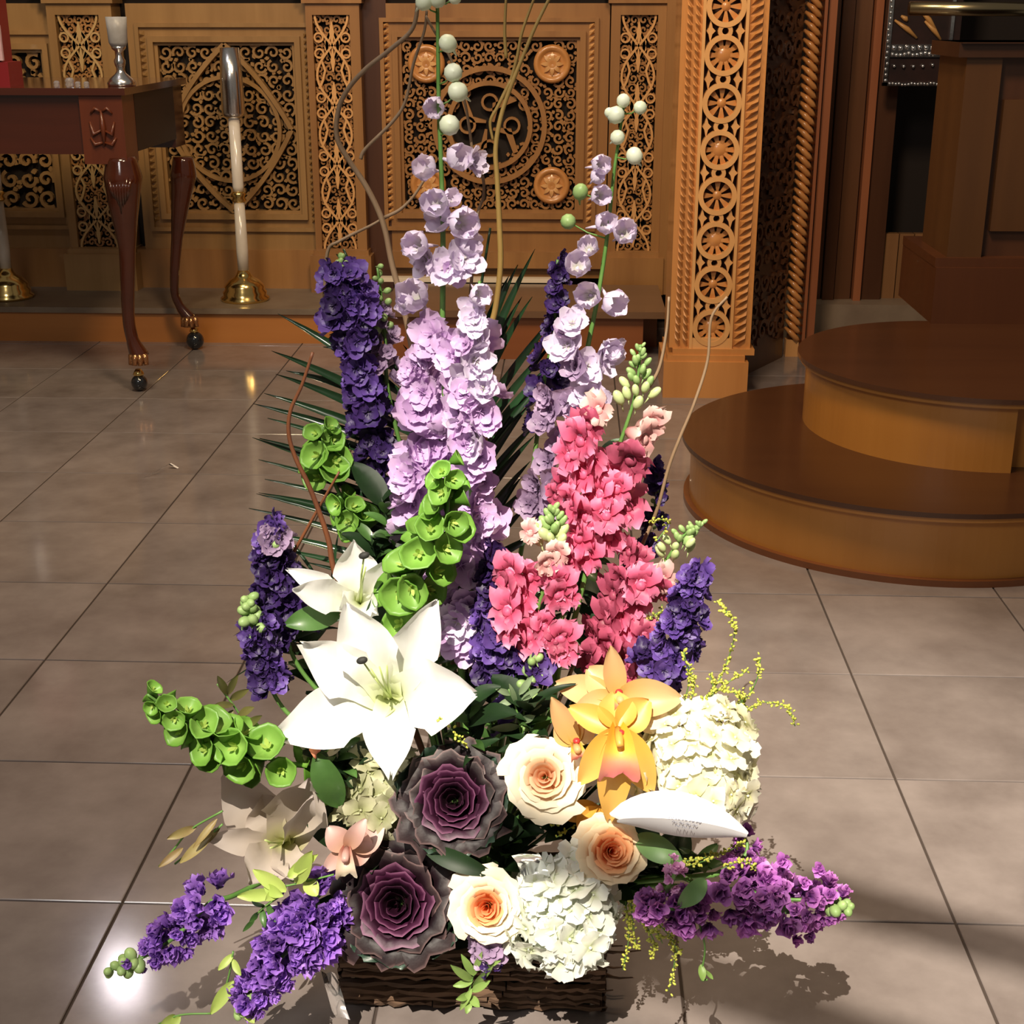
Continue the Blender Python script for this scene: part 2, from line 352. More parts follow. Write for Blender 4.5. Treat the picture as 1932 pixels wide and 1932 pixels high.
def arabesque(mb, x0, x1, z0, z1, y0, y1, cell=.062, keep=None, wd=.0085, seed=1):
    rr = random.Random(seed)
    cx = (x0 + x1) / 2; nx = max(2, round((x1 - x0) / cell)); nz = max(2, round((z1 - z0) / cell)); dx = (x1 - x0) / nx; dz = (z1 - z0) / nz
    for i in range(nx):
        for j in range(nz):
            px, pz = x0 + (i + .5) * dx, z0 + (j + .5) * dz
            if keep and not keep(px, pz): continue
            sg = 1 if (px < cx) ^ ((i + j) % 2 == 0) else -1; R = .46 * min(dx, dz) * rr.uniform(.95, 1.12); ph = rr.uniform(0, 6.28)
            pts = []; ws = []
            for k in range(15):
                u = k / 14; a = ph + sg * u * 7.4; r = R * (1.05 - .88 * u); pts.append((px + r * math.cos(a), pz + r * math.sin(a))); ws.append(wd * (1.25 - .4 * u))
            mb.ribbon(pts, ws, y0, y1)
            for q in range(2):      # little leaves off the scroll
                a = ph + q * 2.6 + .8; r = R * 1.0; L = R * .75
                c = (px + r * math.cos(a), pz + r * math.sin(a)); d = (math.cos(a + sg * .9), math.sin(a + sg * .9))
                mb.ribbon([c, (c[0] + d[0] * L * .5, c[1] + d[1] * L * .5), (c[0] + d[0] * L, c[1] + d[1] * L)], [wd * .5, wd * 1.9, wd * .3], y0 + .002, y1)
# pilasters with pierced strips
def pierced_strip(x0, x1, z0, z1, y0, y1, mb):
    W = x1 - x0; cx = (x0 + x1) / 2; H = z1 - z0; n = 4
    for sg in (1, -1):
        for ph in (0,):
            pts = []
            for k in range(61):
                u = k / 60; pts.append((cx + sg * W * .44 * math.cos(u * math.pi * n), z1 - u * H))
            mb.ribbon(pts, .0085, y0, y1)
    for q in range(n + 1):
        zc = z1 - H * q / n
        for sg in (1, -1):
            for (dz0, s1) in ((-.02, 1), (-.02, -1)):
                pts = [(cx + sg * W * .04, zc - s1 * .06), (cx + sg * W * .16, zc - s1 * .10), (cx + sg * W * .10, zc - s1 * .145), (cx + sg * W * .02, zc - s1 * .17)]
                pts = [p for p in pts if z0 < p[1] < z1]
                if len(pts) > 2: mb.ribbon(pts, [.006, .014, .016, .006][:len(pts)], y0 + .002, y1)
            pts = [(cx + sg * W * .30, zc + .055), (cx + sg * W * .22, zc + .02), (cx + sg * W * .30, zc - .02), (cx + sg * W * .40, zc - .05)]
            pts = [p for p in pts if z0 < p[1] < z1]
            if len(pts) > 2: mb.ribbon(pts, .009, y0 + .002, y1)
        zm = zc - H / n / 2
        if zm > z0:
            mb.ribbon([(cx, zm + .09), (cx, zm + .05), (cx, zm)], [.004, .020, .004], y0, y1)
            mb.ribbon([(cx, zm - .01), (cx, zm - .06), (cx, zm - .10)], [.004, .018, .004], y0, y1)
            for sg in (1, -1):
                mb.ribbon(circ(cx + sg * W * .36, zm + .03, .017, 12), .007, y0 + .002, y1, True)
                mb.ribbon(circ(cx + sg * W * .36, zm - .03, .017, 12), .007, y0 + .002, y1, True)
    return mb
for k, (xa, xb, ia, ib, wm) in enumerate(((122, 240, 137, 216, OAKL), (592, 690, 604, 672, OAK), (1148, 1248, 1165, 1233, OAK))):
    xa, xb, ia, ib = X5(xa), X5(xb), X5(ia), X5(ib)
    pl = root('pilaster', ((xa + xb) / 2, YB, .14)); pl.parent = wb; pl.location = Vector(((xa + xb) / 2, YB, .14)) - wl(wb)
    zt, zb = Z5(28), Z5(466)
    fm = MB(); y0, y1 = YB - .07, YB + .05
    fm.box(xa, ia, y0, y1, .30, 1.27); fm.box(ib, xb, y0, y1, .30, 1.27); fm.box(ia, ib, y0, y1, zt, 1.27); fm.box(ia, ib, y0, y1, .30, zb)
    fm.obj('pilaster_frame', wm, pl, False)
    MB().box(xa - .02, xb + .02, YB - .11, YB + .05, .14, .29).box(xa - .008, xb + .008, YB - .09, YB + .05, .29, .31).obj('plinth', wm, pl, False)
    MB().box(xa - .025, xb + .025, YB - .10, YB + .05, 1.30, 1.36).box(xa - .012, xb + .012, YB - .085, YB + .05, 1.27, 1.30).obj('capital', wm, pl, False)
    bm_ = MB(); arabesque(bm_, ia, ib, zb, zt, y0 + .02, y0 + .03, .036, wd=.007, seed=20 + k); bm_.obj('scroll_carving', OAK, pl, False)
    pierced_strip(ia, ib, zb, zt, y0 + .008, y0 + .022, MB()).obj('pierced_strip', OAKP if k else wood('oak_olive_pale', (.58, .38, .16), (.40, .25, .09)), pl, False)
    MB().box(ia, ib, y0 + .05, y1, zb, zt).obj('strip_back', DARK, pl, False)
MB().box(-4.5, X5(1300), YB - .05, YB + .06, 1.36, 1.50).box(-4.5, X5(1300), YB - .09, YB + .06, 1.50, 1.58).obj('cornice', OAKX, wb, False)
MB().box(-4.5, .8, YB + .02, YB + .07, 1.58, 3.0).obj('upper_boarding', OAKD, wb, False)
# carved panel between first and second pilaster
def carved(xa, xb, za, zb, ia, ib, iza, izb, wm, name, fill, edge=True):
    r_ = root(name, ((xa + xb) / 2, YB, za)); r_.parent = wb; r_.location = wl(r_) - wl(wb)
    m = MB(); y0 = YB - .015
    m.box(xa, ia, y0, YB + .05, za, zb); m.box(ib, xb, y0, YB + .05, za, zb); m.box(ia, ib, y0, YB + .05, izb, zb); m.box(ia, ib, y0, YB + .05, za, iza)
    m.obj('panel_frame', wm, r_, False)
    m = frame_mb(ia - .035, ib + .035, iza - .035, izb + .035, .022, YB - .035, YB - .014)
    frame_mb(ia - .085, ib + .085, iza - .085, izb + .085, .016, YB - .030, YB - .014, m)
    m.obj('raised_moulding', wm, r_, False)
    if edge:
        m = MB(); z = iza - .05
        while z < izb + .05:
            for x in (ia - .072, ib + .048):
                m.add([(x, YB - .015, z), (x + .024, YB - .015, z + .010), (x + .024, YB - .015, z + .028), (x, YB - .015, z + .018), (x + .012, YB - .034, z + .014)], [(0, 1, 4), (1, 2, 4), (2, 3, 4), (3, 0, 4)])
            z += .026
        m.obj('beaded_edge', OAKP if wm is OAK else wm, r_, False)['kind'] = 'stuff'
    MB().box(ia, ib, YB + .03, YB + .06, iza, izb).obj('panel_back', DARK, r_, False)
    m = MB(); fill(m); m.obj('pierced_carving', wm, r_, False)
    return r_
ia, ib, izb, iza = X5(312), X5(560), Z5(86), Z5(398)
cx, cz = (ia + ib) / 2, (iza + izb) / 2
def fill1(m):
    r0 = .165
    arabesque(m, ia, ib, iza, izb, YB - .004, YB + .02, .052, seed=3)
    for rr in (.205,): m.ribbon(circ(cx, cz, rr), .016, YB - .022, YB + .01, True)
    # curved lozenge round the ring
    for (a, b) in (((0, .33), (.255, 0)), ((.255, 0), (0, -.33)), ((0, -.33), (-.255, 0)), ((-.255, 0), (0, .33))):
        pts = []
        for k in range(13):
            u = k / 12; x = a[0] + (b[0] - a[0]) * u; z = a[1] + (b[1] - a[1]) * u; bul = 1 + .10 * math.sin(math.pi * u); pts.append((cx + x * bul, cz + z * bul))
        m.ribbon(pts, .018, YB - .03, YB + .01)
carved(X5(258), X5(592), .14 + .13, 1.27, ia, ib, iza, izb, OAKL, 'carved_panel', fill1)
# left carved panel, cut by the frame
la, lb, lza, lzb = X5(-110), X5(95), Z5(396), Z5(100)
carved(X5(-160), X5(118), .27, 1.27, la, lb, lza, lzb, OAKL, 'carved_panel', lambda m: arabesque(m, la, lb, lza, lzb, YB - .004, YB + .02, .075, seed=5, wd=.012), False)
# middle door with ring and four corner medallions
da, db, dza, dzb = X5(762), X5(1086), Z5(394), Z5(76)
dcx, dcz = X5(924, 235), Z5(236)
R1, R2 = .222, .165
mc = [(X5(1042, 120), Z5(120)), (X5(1041, 350), Z5(348)), (2 * dcx - X5(1042, 120), Z5(120)), (2 * dcx - X5(1041, 350), Z5(348))]
def fill2(m):
    def keep(x, z):
        r = math.hypot(x - dcx, z - dcz)
        return not (r < .150) and all(math.hypot(x - a, z - b) > .07 for a, b in mc)
    arabesque(m, da, db, dza, dzb, YB - .004, YB + .02, .045, keep, seed=8)
    m.ribbon(circ(dcx, dcz, R1, 48), .020, YB - .03, YB + .01, True); m.ribbon(circ(dcx, dcz, R2, 48), .018, YB - .03, YB + .01, True)
    for a in range(4):      # crossed scrolls in the ring
        q = a * math.pi / 2 + .78
        m.ribbon([(dcx + .15 * math.cos(q), dcz + .15 * math.sin(q)), (dcx + .08 * math.cos(q + .5), dcz + .08 * math.sin(q + .5)), (dcx + .02 * math.cos(q), dcz + .02 * math.sin(q))], [.02, .03, .01], YB - .01, YB + .02)
        m.ribbon(circ(dcx + .09 * math.cos(q + .78), dcz + .09 * math.sin(q + .78), .03, 16), .010, YB - .01, YB + .02, True)
door = carved(X5(735), X5(1146), .19, 1.27, da, db, dza, dzb, OAK, 'door_1', fill2)
for (a, b) in mc:
    m = MB(); m.lathe([(.074, 0), (.074, .022), (.066, .030), (.056, .030), (.050, .018), (.034, .018), (.028, .026), (.010, .030), (0.001, .026)], 32)
    me = m.mesh('medallion', OAKW)
    o = put(me, 'medallion', door, (a, YB - .002, b), (0, -1, 0))
    s_ = MB()
    for k in range(8): q = k * math.pi / 4; s_.blade((.008 * math.cos(q), .008 * math.sin(q), .026), (.025 * math.cos(q), .025 * math.sin(q), .036), (.045 * math.cos(q), .045 * math.sin(q), .024), .008, (0, 0, 1), 4, 2)
    so = bpy.data.objects.new('rosette', s_.mesh('rosette', OAKP)); C.objects.link(so); so.parent = o
# plain rails below the panels
MB().box(X5(216), X5(592), YB - .03, YB + .06, .14, .30).box(-4.5, X5(122), YB - .03, YB + .06, .14, .30).obj('bottom_rail', OAK, wb, False)
MB().box(X5(690), X5(735), YB - .01, YB + .06, .14, 1.3).obj('dark_jamb', OAKD, wb, False)
MB().box(X5(735), X5(1146), YB - .05, YB + .06, .235, .30).obj('door_foot_rail', OAK, wb, False)
MB().box(X5(1248), X5(1300), YB - .10, YB + .06, .14, 1.6).obj('corner_post', OAK, wb, False)
# ---- platform and door step
pf = root('trim_1', (-.9, 5.44, 0), kind='structure')
MB().box(-4.5, X5(1240, 600, 5.46), 5.455, 6.0, 0, .118).obj('platform_riser', wood('riser_orange', (.52, .21, .05), (.34, .12, .03), .35, .3, 'x', 6), pf, False)
MB().box(-4.5, X5(1245, 600, 5.46), 5.44, 6.0, .118, .14).obj('platform_top', mat('grey_stone_top', (.22, .17, .12), .4, 0, (.14, .10, .07), 8), pf, False)
st = root('trim_2', (-.3, 5.3, 0), kind='structure')
sx0, sx1 = X5(735, 600, 5.3), X5(1212, 600, 5.3)
MB().box(sx0, sx1, 5.22, 5.44, 0, .165).obj('step_riser', wood('riser_brown', (.30, .10, .03), (.18, .055, .018), .35, .3, 'x', 6), st, False)
MB().box(sx0 - .02, X5(1258, 560, 5.2), 5.19, 5.74, .165, .19).obj('step_tread', wood('tread_brown', (.20, .11, .06), (.13, .07, .035), .3, .3, 'x', 6), st, False)
MB().box(X5(712), X5(1050), YB - .13, YB - .09, .19, .208).obj('threshold_strip', mat('pale_threshold', (.85, .72, .55), .3), st, False)
wl_ = root('wall_left', (-4.5, 3, 0), kind='structure')
MB().box(-4.6, -4.5, -1, 6.1, 0, 3.2).obj('plaster_face', mat('warm_plaster', (.42, .32, .22), .8, 0, (.34, .25, .17), 4), wl_, False)
# ---- right hand side: boarded wall, dark alcove
wr = root('wall_right', (1.2, 5.95, 0), kind='structure')
MB().box(.55, 3.2, 6.05, 6.12, 0, 3.0).obj('alcove_back', OAKD, wr, False)  # the alcove's dim light is put into the dark wood colour
xs = X5(1512, 300, 5.7)
k = 0
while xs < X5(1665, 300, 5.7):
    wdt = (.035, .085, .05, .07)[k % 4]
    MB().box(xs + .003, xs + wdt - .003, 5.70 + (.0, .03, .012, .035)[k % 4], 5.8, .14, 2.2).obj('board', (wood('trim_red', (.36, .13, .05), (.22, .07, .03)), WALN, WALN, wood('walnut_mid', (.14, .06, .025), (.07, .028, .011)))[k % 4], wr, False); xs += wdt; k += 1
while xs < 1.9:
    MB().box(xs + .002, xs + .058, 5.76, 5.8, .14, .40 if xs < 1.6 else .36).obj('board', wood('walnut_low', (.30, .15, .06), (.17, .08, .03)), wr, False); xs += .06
MB().box(.62, 2.4, 5.62, 6.05, .0, .14).obj('kerb', mat('stone_kerb', (.26, .20, .14), .4, 0, (.18, .13, .09), 8), wr, False)
# ---- added, unseen window frame in the sun beam; its two bars cast floor streaks
WZ = 4.3
tt = lambda p: SUNP + (p - SUNP) * ((WZ - SUNP.z) / (p.z - SUNP.z))
c0 = tt(Vector((.24, 1.36, .40)))
win_gobo = root('window_gobo', c0, kind='structure')
for a, b in (((1060, 1763), (1620, 1953)), ((1540, 1682), (2050, 1834))):
    A, B = tt(G(*a)), tt(G(*b)); d = (B - A).normalized()
    MB().tube([A - d * .01, B + d * .5], .013, 8).obj('gobo_bar', DARK, win_gobo)
fr = MB(); s2 = .75
for (xa, xb, ya, yb) in ((-s2, s2, -s2 - .04, -s2), (-s2, s2, s2, s2 + .04), (-s2 - .04, -s2, -s2 - .04, s2 + .04), (s2, s2 + .04, -s2 - .04, s2 + .04)):
    fr.box(c0.x + xa, c0.x + xb, c0.y + ya, c0.y + yb, WZ - .02, WZ + .02)
fr.obj('gobo_frame', OAK, win_gobo, False)

# ---- carved canopy column
YC = 4.72
col = root('carved_column', (.46, 4.8, 0), 'carved light oak column with a pierced strip of rings, left of the round steps', 'column')
def XC(px, py): return P(px, py, YC).x
bx0, bx1 = G(1250, 750).x, G(1401, 735).x
MB().box(bx0, bx1, 4.68, 4.98, 0, .125).box(bx0 + .012, bx1 - .012, 4.69, 4.98, .125, .145).box(bx0 + .03, bx1 + .02, 4.70, 4.98, .145, .165).obj('column_base', OAKW, col, False)
zt = 1.75; zb = .165
sx_a, sx_b = XC(1299, 660), XC(1380, 660)
px_a, px_b = XC(1262, 660), XC(1415, 660)
MB().box(px_a, sx_a, YC, 4.98, zb, zt).box(sx_b, px_b, YC, 4.98, zb, zt).box(sx_a, sx_b, YC + .05, 4.98, zb, zt).obj('column_core', OAKW, col, False)
MB().box(sx_a, sx_a + .010, YC - .012, YC + .03, zb, zt).box(sx_b - .010, sx_b, YC - .012, YC + .03, zb, zt).box(sx_a + .010, sx_b - .010, YC - .010, YC + .03, zb, zb + .035).obj('strip_edge', OAKP, col, False)
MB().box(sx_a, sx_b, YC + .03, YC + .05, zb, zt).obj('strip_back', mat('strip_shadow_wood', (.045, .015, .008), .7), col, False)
scx = (sx_a + sx_b) / 2; sw = sx_b - sx_a - .02
ringc = []
for (a, b) in ((1340, 618), (1348, 537), (1350, 455), (1352, 370), (1354, 285), (1358, 195), (1364, 100), (1368, 12)): ringc.append(P(a, b, YC).z)
pit = (ringc[-1] - ringc[0]) / 7
R = sw * .44
mats = []
rm = MB(); rm.ribbon(circ(0, 0, R, 28), .016, -.012, .02, True)
rmesh = rm.mesh('ring', OAKP, False)
ros = []
for v in range(2):
    m = MB()
    m.lathe([(R * .30 if v else R * .55, 0), (R * .25 if v else R * .5, .006), (.001, .008)], 20)
    for k in range(10 if not v else 8):
        q = k * 2 * math.pi / (10 if not v else 8); m.blade((R * .2 * math.cos(q), R * .2 * math.sin(q), .004), (R * .6 * math.cos(q), R * .6 * math.sin(q), .012), (R * .92 * math.cos(q), R * .92 * math.sin(q), .004), R * (.20 if v else .19), (0, 0, 1), 4, 2, 'fan')
    ros.append(m.mesh('rosette', OAKW))
lnk = MB(); lnk.ribbon(circ(0, 0, .017, 16), .013, -.010, .02, True)
lmesh = lnk.mesh('link_ring', OAKP, False)
dm = MB()
for sg in (1,):
    pts = [(0, .035), (.006, .010), (.016, 0), (.006, -.010), (0, -.035), (-.006, -.010), (-.013, 0), (-.006, .010)]
    dm.add([(x, -.004, z) for x, z in pts] + [(x, .02, z) for x, z in pts], [tuple(range(8))] + [(i, (i + 1) % 8, 8 + (i + 1) % 8, 8 + i) for i in range(8)])
dmesh = dm.mesh('star_leaf', OAKP, False)
for k in range(12):
    z = ringc[0] + pit * k
    if z > zt - .08: break
    put(rmesh, 'ring', col, (scx, YC, z)); put(ros[k % 2], 'rosette', col, (scx, YC + .012, z), (0, -1, 0))
    put(lmesh, 'link_ring', col, (scx, YC, z + pit / 2))
    for sg in (-1, 1): put(dmesh, 'star_leaf', col, (scx + sg * sw * .37, YC, z + pit / 2))
# herringbone leaf mouldings either side
lf = MB(); lf.add([(0, 0, 0), (.036, -.012, .030), (.040, 0, .046), (.002, 0, .022), (.016, -.018, .022)], [(0, 1, 4), (1, 2, 4), (2, 3, 4), (3, 0, 4)])
lfm = lf.mesh('carved_leaf', OAKW, False)
z = zb + .005
while z < zt - .05:
    put(lfm, 'carved_leaf', col, (sx_b + .004, YC, z), scale=(1.05, 1, 1)); put(lfm, 'carved_leaf', col, (sx_a - .004, YC, z), scale=(-.5, 1, 1)); put(lfm, 'carved_leaf', col, (sx_a - .030, YC, z - .0), scale=(-.5, 1, 1))
    z += .0265
# side face of the column: dark pierced boarding running back to the rope colonnette
SP = root('screen_side_panel', (.72, 5.1, 0), 'tall dark pierced panel between the carved column and the rope colonnette', 'panel')
a = Vector((.615, 4.99, 0)); b = Vector((.80, 5.30, 0)); d = (b - a); n_ = Vector((-d.y, d.x, 0)).normalized() * .012
m = MB(); vs_ = []
for q in (a, b):
    for s_ in (1, -1):
        for z in (0.0, 1.8): vs_.append(q + n_ * s_ + Vector((0, 0, z)))
m.add(vs_, [(0, 1, 3, 2), (4, 6, 7, 5), (0, 4, 5, 1), (2, 3, 7, 6), (0, 2, 6, 4), (1, 5, 7, 3)]); m.obj('panel_board', OAKD, SP, False)
m = MB(); L = d.length; arabesque(m, .02, L - .02, .1, 1.7, -.004, .008, .09, seed=12, wd=.012)
m.v = [tuple(a + d.normalized() * v[0] + Vector((0, 0, v[2])) + Vector((d.y, -d.x, 0)).normalized() * (.018 - v[1])) for v in m.v]
m.obj('pierced_carving', wood('oak_dim', (.12, .045, .018), (.07, .026, .011)), SP, False)
rc = root('rope_colonnette', (.845, 5.33, 0), 'slender twisted rope colonnette with a pale block foot, behind the carved column', 'column')
rcx, rcy = G(1490, 668).x, 5.33
MB().tube([(rcx, rcy, .06), (rcx, rcy, 1.8)], .020, 12).obj('shaft', OAKD, rc)
MB().box(rcx - .024, rcx + .024, rcy - .024, rcy + .024, 0, .065).obj('foot_block', OAKP, rc, False)
tw = MB(); pts = [(-.030, -.012, -.020), (-.010, -.030, -.004), (.012, -.030, .018), (.030, -.012, .034)]
tw.tube(pts, [.006, .011, .011, .006], 6); twm = tw.mesh('rope_strand', OAKW)
z = .09
while z < 1.75: put(twm, 'rope_strand', rc, (rcx, rcy, z), scale=(1, 1, -1)); z += .0305
MB().box(rcx + .034, rcx + .045, 5.30, 5.36, .04, 1.8).box(rcx + .055, rcx + .085, 5.34, 5.40, .04, 1.8).obj('side_strip', wood('trim_red', (1, 1, 1), (1, 1, 1)), rc, False)

# ---- rounded pulpit steps
def disc(cx, cy, r, z0, z1, mb=None, n=72, a0=math.radians(80), a1=math.radians(290), far=2.4, back=.6):
    pts = [(cx + r * math.cos(a0 + (a1 - a0) * i / n), cy + r * math.sin(a0 + (a1 - a0) * i / n)) for i in range(n + 1)]
    pts = pts + [(far, pts[-1][1] + .03), (far, pts[0][1])]
    k = len(pts); mb = mb or MB()
    mb.add([(x, y, z0) for x, y in pts] + [(x, y, z1) for x, y in pts], [tuple(range(k))[::-1], tuple(range(k, 2 * k))] + [(i, (i + 1) % k, k + (i + 1) % k, k + i) for i in range(k)])
    return mb
ps = root('pulpit_steps', (1.0, 3.6, 0), 'two rounded wooden pulpit steps with dark treads and honey risers', 'steps')
lx, ly = .905, 3.61
disc(lx, ly, .575, 0, .158).obj('lower_riser', STEPR, ps, False)
disc(lx, ly, .590, 0, .016).obj('base_bead', wood('bead_red', (.20, .065, .02), (.12, .04, .014)), ps, False)
disc(lx, ly, .592, .158, .170).obj('lower_nosing', STEPR, ps, False)
disc(lx, ly, .600, .170, .182).obj('lower_tread', STEPT, ps, False)
ux, uy = 1.075, 3.745
def half(r, z0, z1, xe):
    n = 60; a0, a1 = math.radians(95), math.radians(270)
    pts = [(ux + r * math.cos(a0 + (a1 - a0) * i / n), uy + r * math.sin(a0 + (a1 - a0) * i / n)) for i in range(n + 1)]
    pts = pts + [(xe, pts[-1][1])] + ([(xe, pts[-1][1] + .05), (2.4, pts[-1][1] + .05)] if xe < 1.2 else []) + [(2.4, uy + r)]
    k = len(pts); return MB().add([(x, y, z0) for x, y in pts] + [(x, y, z1) for x, y in pts], [tuple(range(k))[::-1], tuple(range(k, 2 * k))] + [(i, (i + 1) % k, k + (i + 1) % k, k + i) for i in range(k)])
half(.43, .182, .348, 1.078).obj('upper_riser', STEPR, ps, False)
half(.447, .348, .360, 1.3).obj('upper_nosing', STEPR, ps, False)
half(.455, .360, .372, 1.3).obj('upper_tread', STEPT, ps, False)
# ---- pulpit body on the top step
pu = root('pulpit', (1.3, 4.1, .372), 'brown wooden pulpit body standing on the upper round step', 'pulpit')
py_ = 4.16
q0 = P(1760, 600, py_); X = lambda px, py: P(px, py, py_).x; Zc = lambda px, py: P(px, py, py_).z
MB().box(X(1758, 590), 2.2, py_, 4.6, .372, Zc(1758, 505)).box(X(1766, 500), 2.2, py_ + .012, 4.6, Zc(1758, 505), Zc(1766, 488)).obj('plinth', wood('pulpit_red', (.095, .03, .009), (.06, .018, .006)), pu, False)
MB().box(X(1793, 470), X(1858, 470), py_ + .03, 4.5, Zc(1766, 488), 1.12).obj('corner_post', wood('pulpit_oak', (.10, .042, .012), (.06, .024, .007)), pu, False)
MB().box(X(1858, 470), 2.2, py_ + .06, 4.5, Zc(1766, 488), 1.12).obj('side_board', WALN, pu, False)
MB().box(X(1876, 430), 2.2, py_ + .04, py_ + .06, Zc(1876, 440), Zc(1876, 190)).obj('raised_panel', wood('pulpit_oak', (1, 1, 1), (1, 1, 1)), pu, False)
MB().box(X(1805, 170), 2.2, py_ + .015, 4.5, 1.12, 1.16).box(X(1812, 120), 2.2, py_ + .0, 4.5, 1.16, Zc(1812, 82)).obj('pulpit_cornice', wood('pulpit_oak2', (.05, .018, .007), (.03, .012, .005)), pu, False)
rl = MB().tube([P(1715, 16, 4.75), P(1990, 18, 4.75)], .021, 14).obj('brass_rail', mat('aged_brass', (.40, .33, .20), .25, 1)); tag(rl, 'aged brass hand rail running across above the pulpit', 'rail')
# ---- embossed silver icon plate hanging in the alcove
YI = 5.6; ic = root('embossed_icon', P(1735, 160, YI), 'small dark picture in an embossed silver cover, hanging left of the pulpit', 'icon')
x0, x1, z0, z1 = P(1664, 160, YI).x, P(1802, 160, YI).x, P(1735, 162, YI).z, 1.55
MB().box(x0, x1, YI, YI + .02, z0, z1).obj('picture_board', mat('dark_picture', (.03, .012, .010), .4, 0, (.012, .006, .006), 12), ic, False)
m = MB(); zf = P(1735, 84, YI).z
m.box(x0, x1, YI - .01, YI, z0, z0 + .012); m.box(x0, x0 + .018, YI - .01, YI, z0, z1); m.box(x1 - .04, x1 - .028, YI - .01, YI, z0, z1); m.box(x0 + .02, x1 - .05, YI - .01, YI, zf - .045, zf)
m.obj('silver_cover', SILV, ic, False)
m = MB()
for r_, zz, nn in ((.010, zf - .01, 9), (.008, zf - .034, 14), (.007, zf - .075, 6), (.006, z0 + .008, 18)):
    for k in range(nn): m.ball((x0 + .02 + (x1 - x0 - .06) * (k + .5) / nn, YI - .008, zz + U(-.004, .004)), r_, 6, 4)
for k in range(24): m.ball((x0 + .008 + U(-.003, .003), YI - .008, z0 + .02 + k * .02), .007, 6, 4)
m.obj('embossed_beading', SILV, ic)['kind'] = 'stuff'
m = MB()
for (a, b, c, d_) in ((1688, 38, 1730, 72), (1700, 30, 1712, 40), (1732, 14, 1768, 60), (1745, 40, 1775, 75)):
    m.tube([P(a, b, YI - .006), P((a + c) / 2 + 3, (b + d_) / 2, YI - .006), P(c, d_, YI - .006)], [.004, .010, .004], 6)
m.obj('gilt_folds', mat('gilt_paint', (.50, .26, .08), .4), ic)

# ================================================================== FURNITURE
# ---- carved mahogany table on ball casters
TF, TB = 4.66, 5.39
txr = P(236, 260, TF).x; ztop = P(200, 166, TF).z; zap0 = P(200, 292, TF).z
tb = root('altar_table', (-2.0, 5.0, 0), 'dark red mahogany table with carved cabriole legs on ball casters', 'table')
MB().box(-3.3, txr + .015, TF - .012, TB + .02, ztop - .022, ztop).obj('table_top', MAHO, tb, False)
MB().box(-3.2, txr - .135, TF + .012, TF + .04, zap0, ztop - .022).obj('front_apron', MAHO, tb, False)
MB().box(txr - .03, txr + .001, TF + .129, TB - .12, zap0, ztop - .022).obj('side_apron', wood('mahogany_shaded_side', (.016, .005, .004), (.008, .003, .003), .5, 0, 'y'), tb, False)  # near-black colour stands in for shade on the unlit side
cbm = wood('mahogany_block', (.15, .035, .012), (.07, .016, .007), .35, .15)
for (yy) in (TF, TB - .13):
    o = MB().box(txr - .14, txr, yy, yy + .13, zap0 - .03, ztop - .022).obj('corner_block', cbm if yy == TF else MAHO, tb, False)
    if yy == TF:
        m = MB(); cxx = txr - .07; czz = (zap0 + ztop) / 2 - .02
        m.tube([(cxx, TF - .004, czz + .055), (cxx + .003, TF - .008, czz), (cxx, TF - .004, czz - .055)], [.004, .009, .004], 6)
        for sg in (-1, 1):
            m.tube([(cxx, TF - .003, czz - .005), (cxx + sg * .03, TF - .006, czz - .02), (cxx + sg * .04, TF - .003, czz + .02)], [.004, .008, .003], 6)
            m.tube([(cxx, TF - .003, czz - .045), (cxx + sg * .028, TF - .006, czz - .052), (cxx + sg * .042, TF - .003, czz - .03)], [.004, .007, .003], 6)
            m.tube([(cxx, TF - .003, czz + .05), (cxx + sg * .02, TF - .006, czz + .062), (cxx + sg * .035, TF - .003, czz + .045)], [.004, .006, .003], 6)
        ro = m.obj('carved_palmette', cbm, tb); 
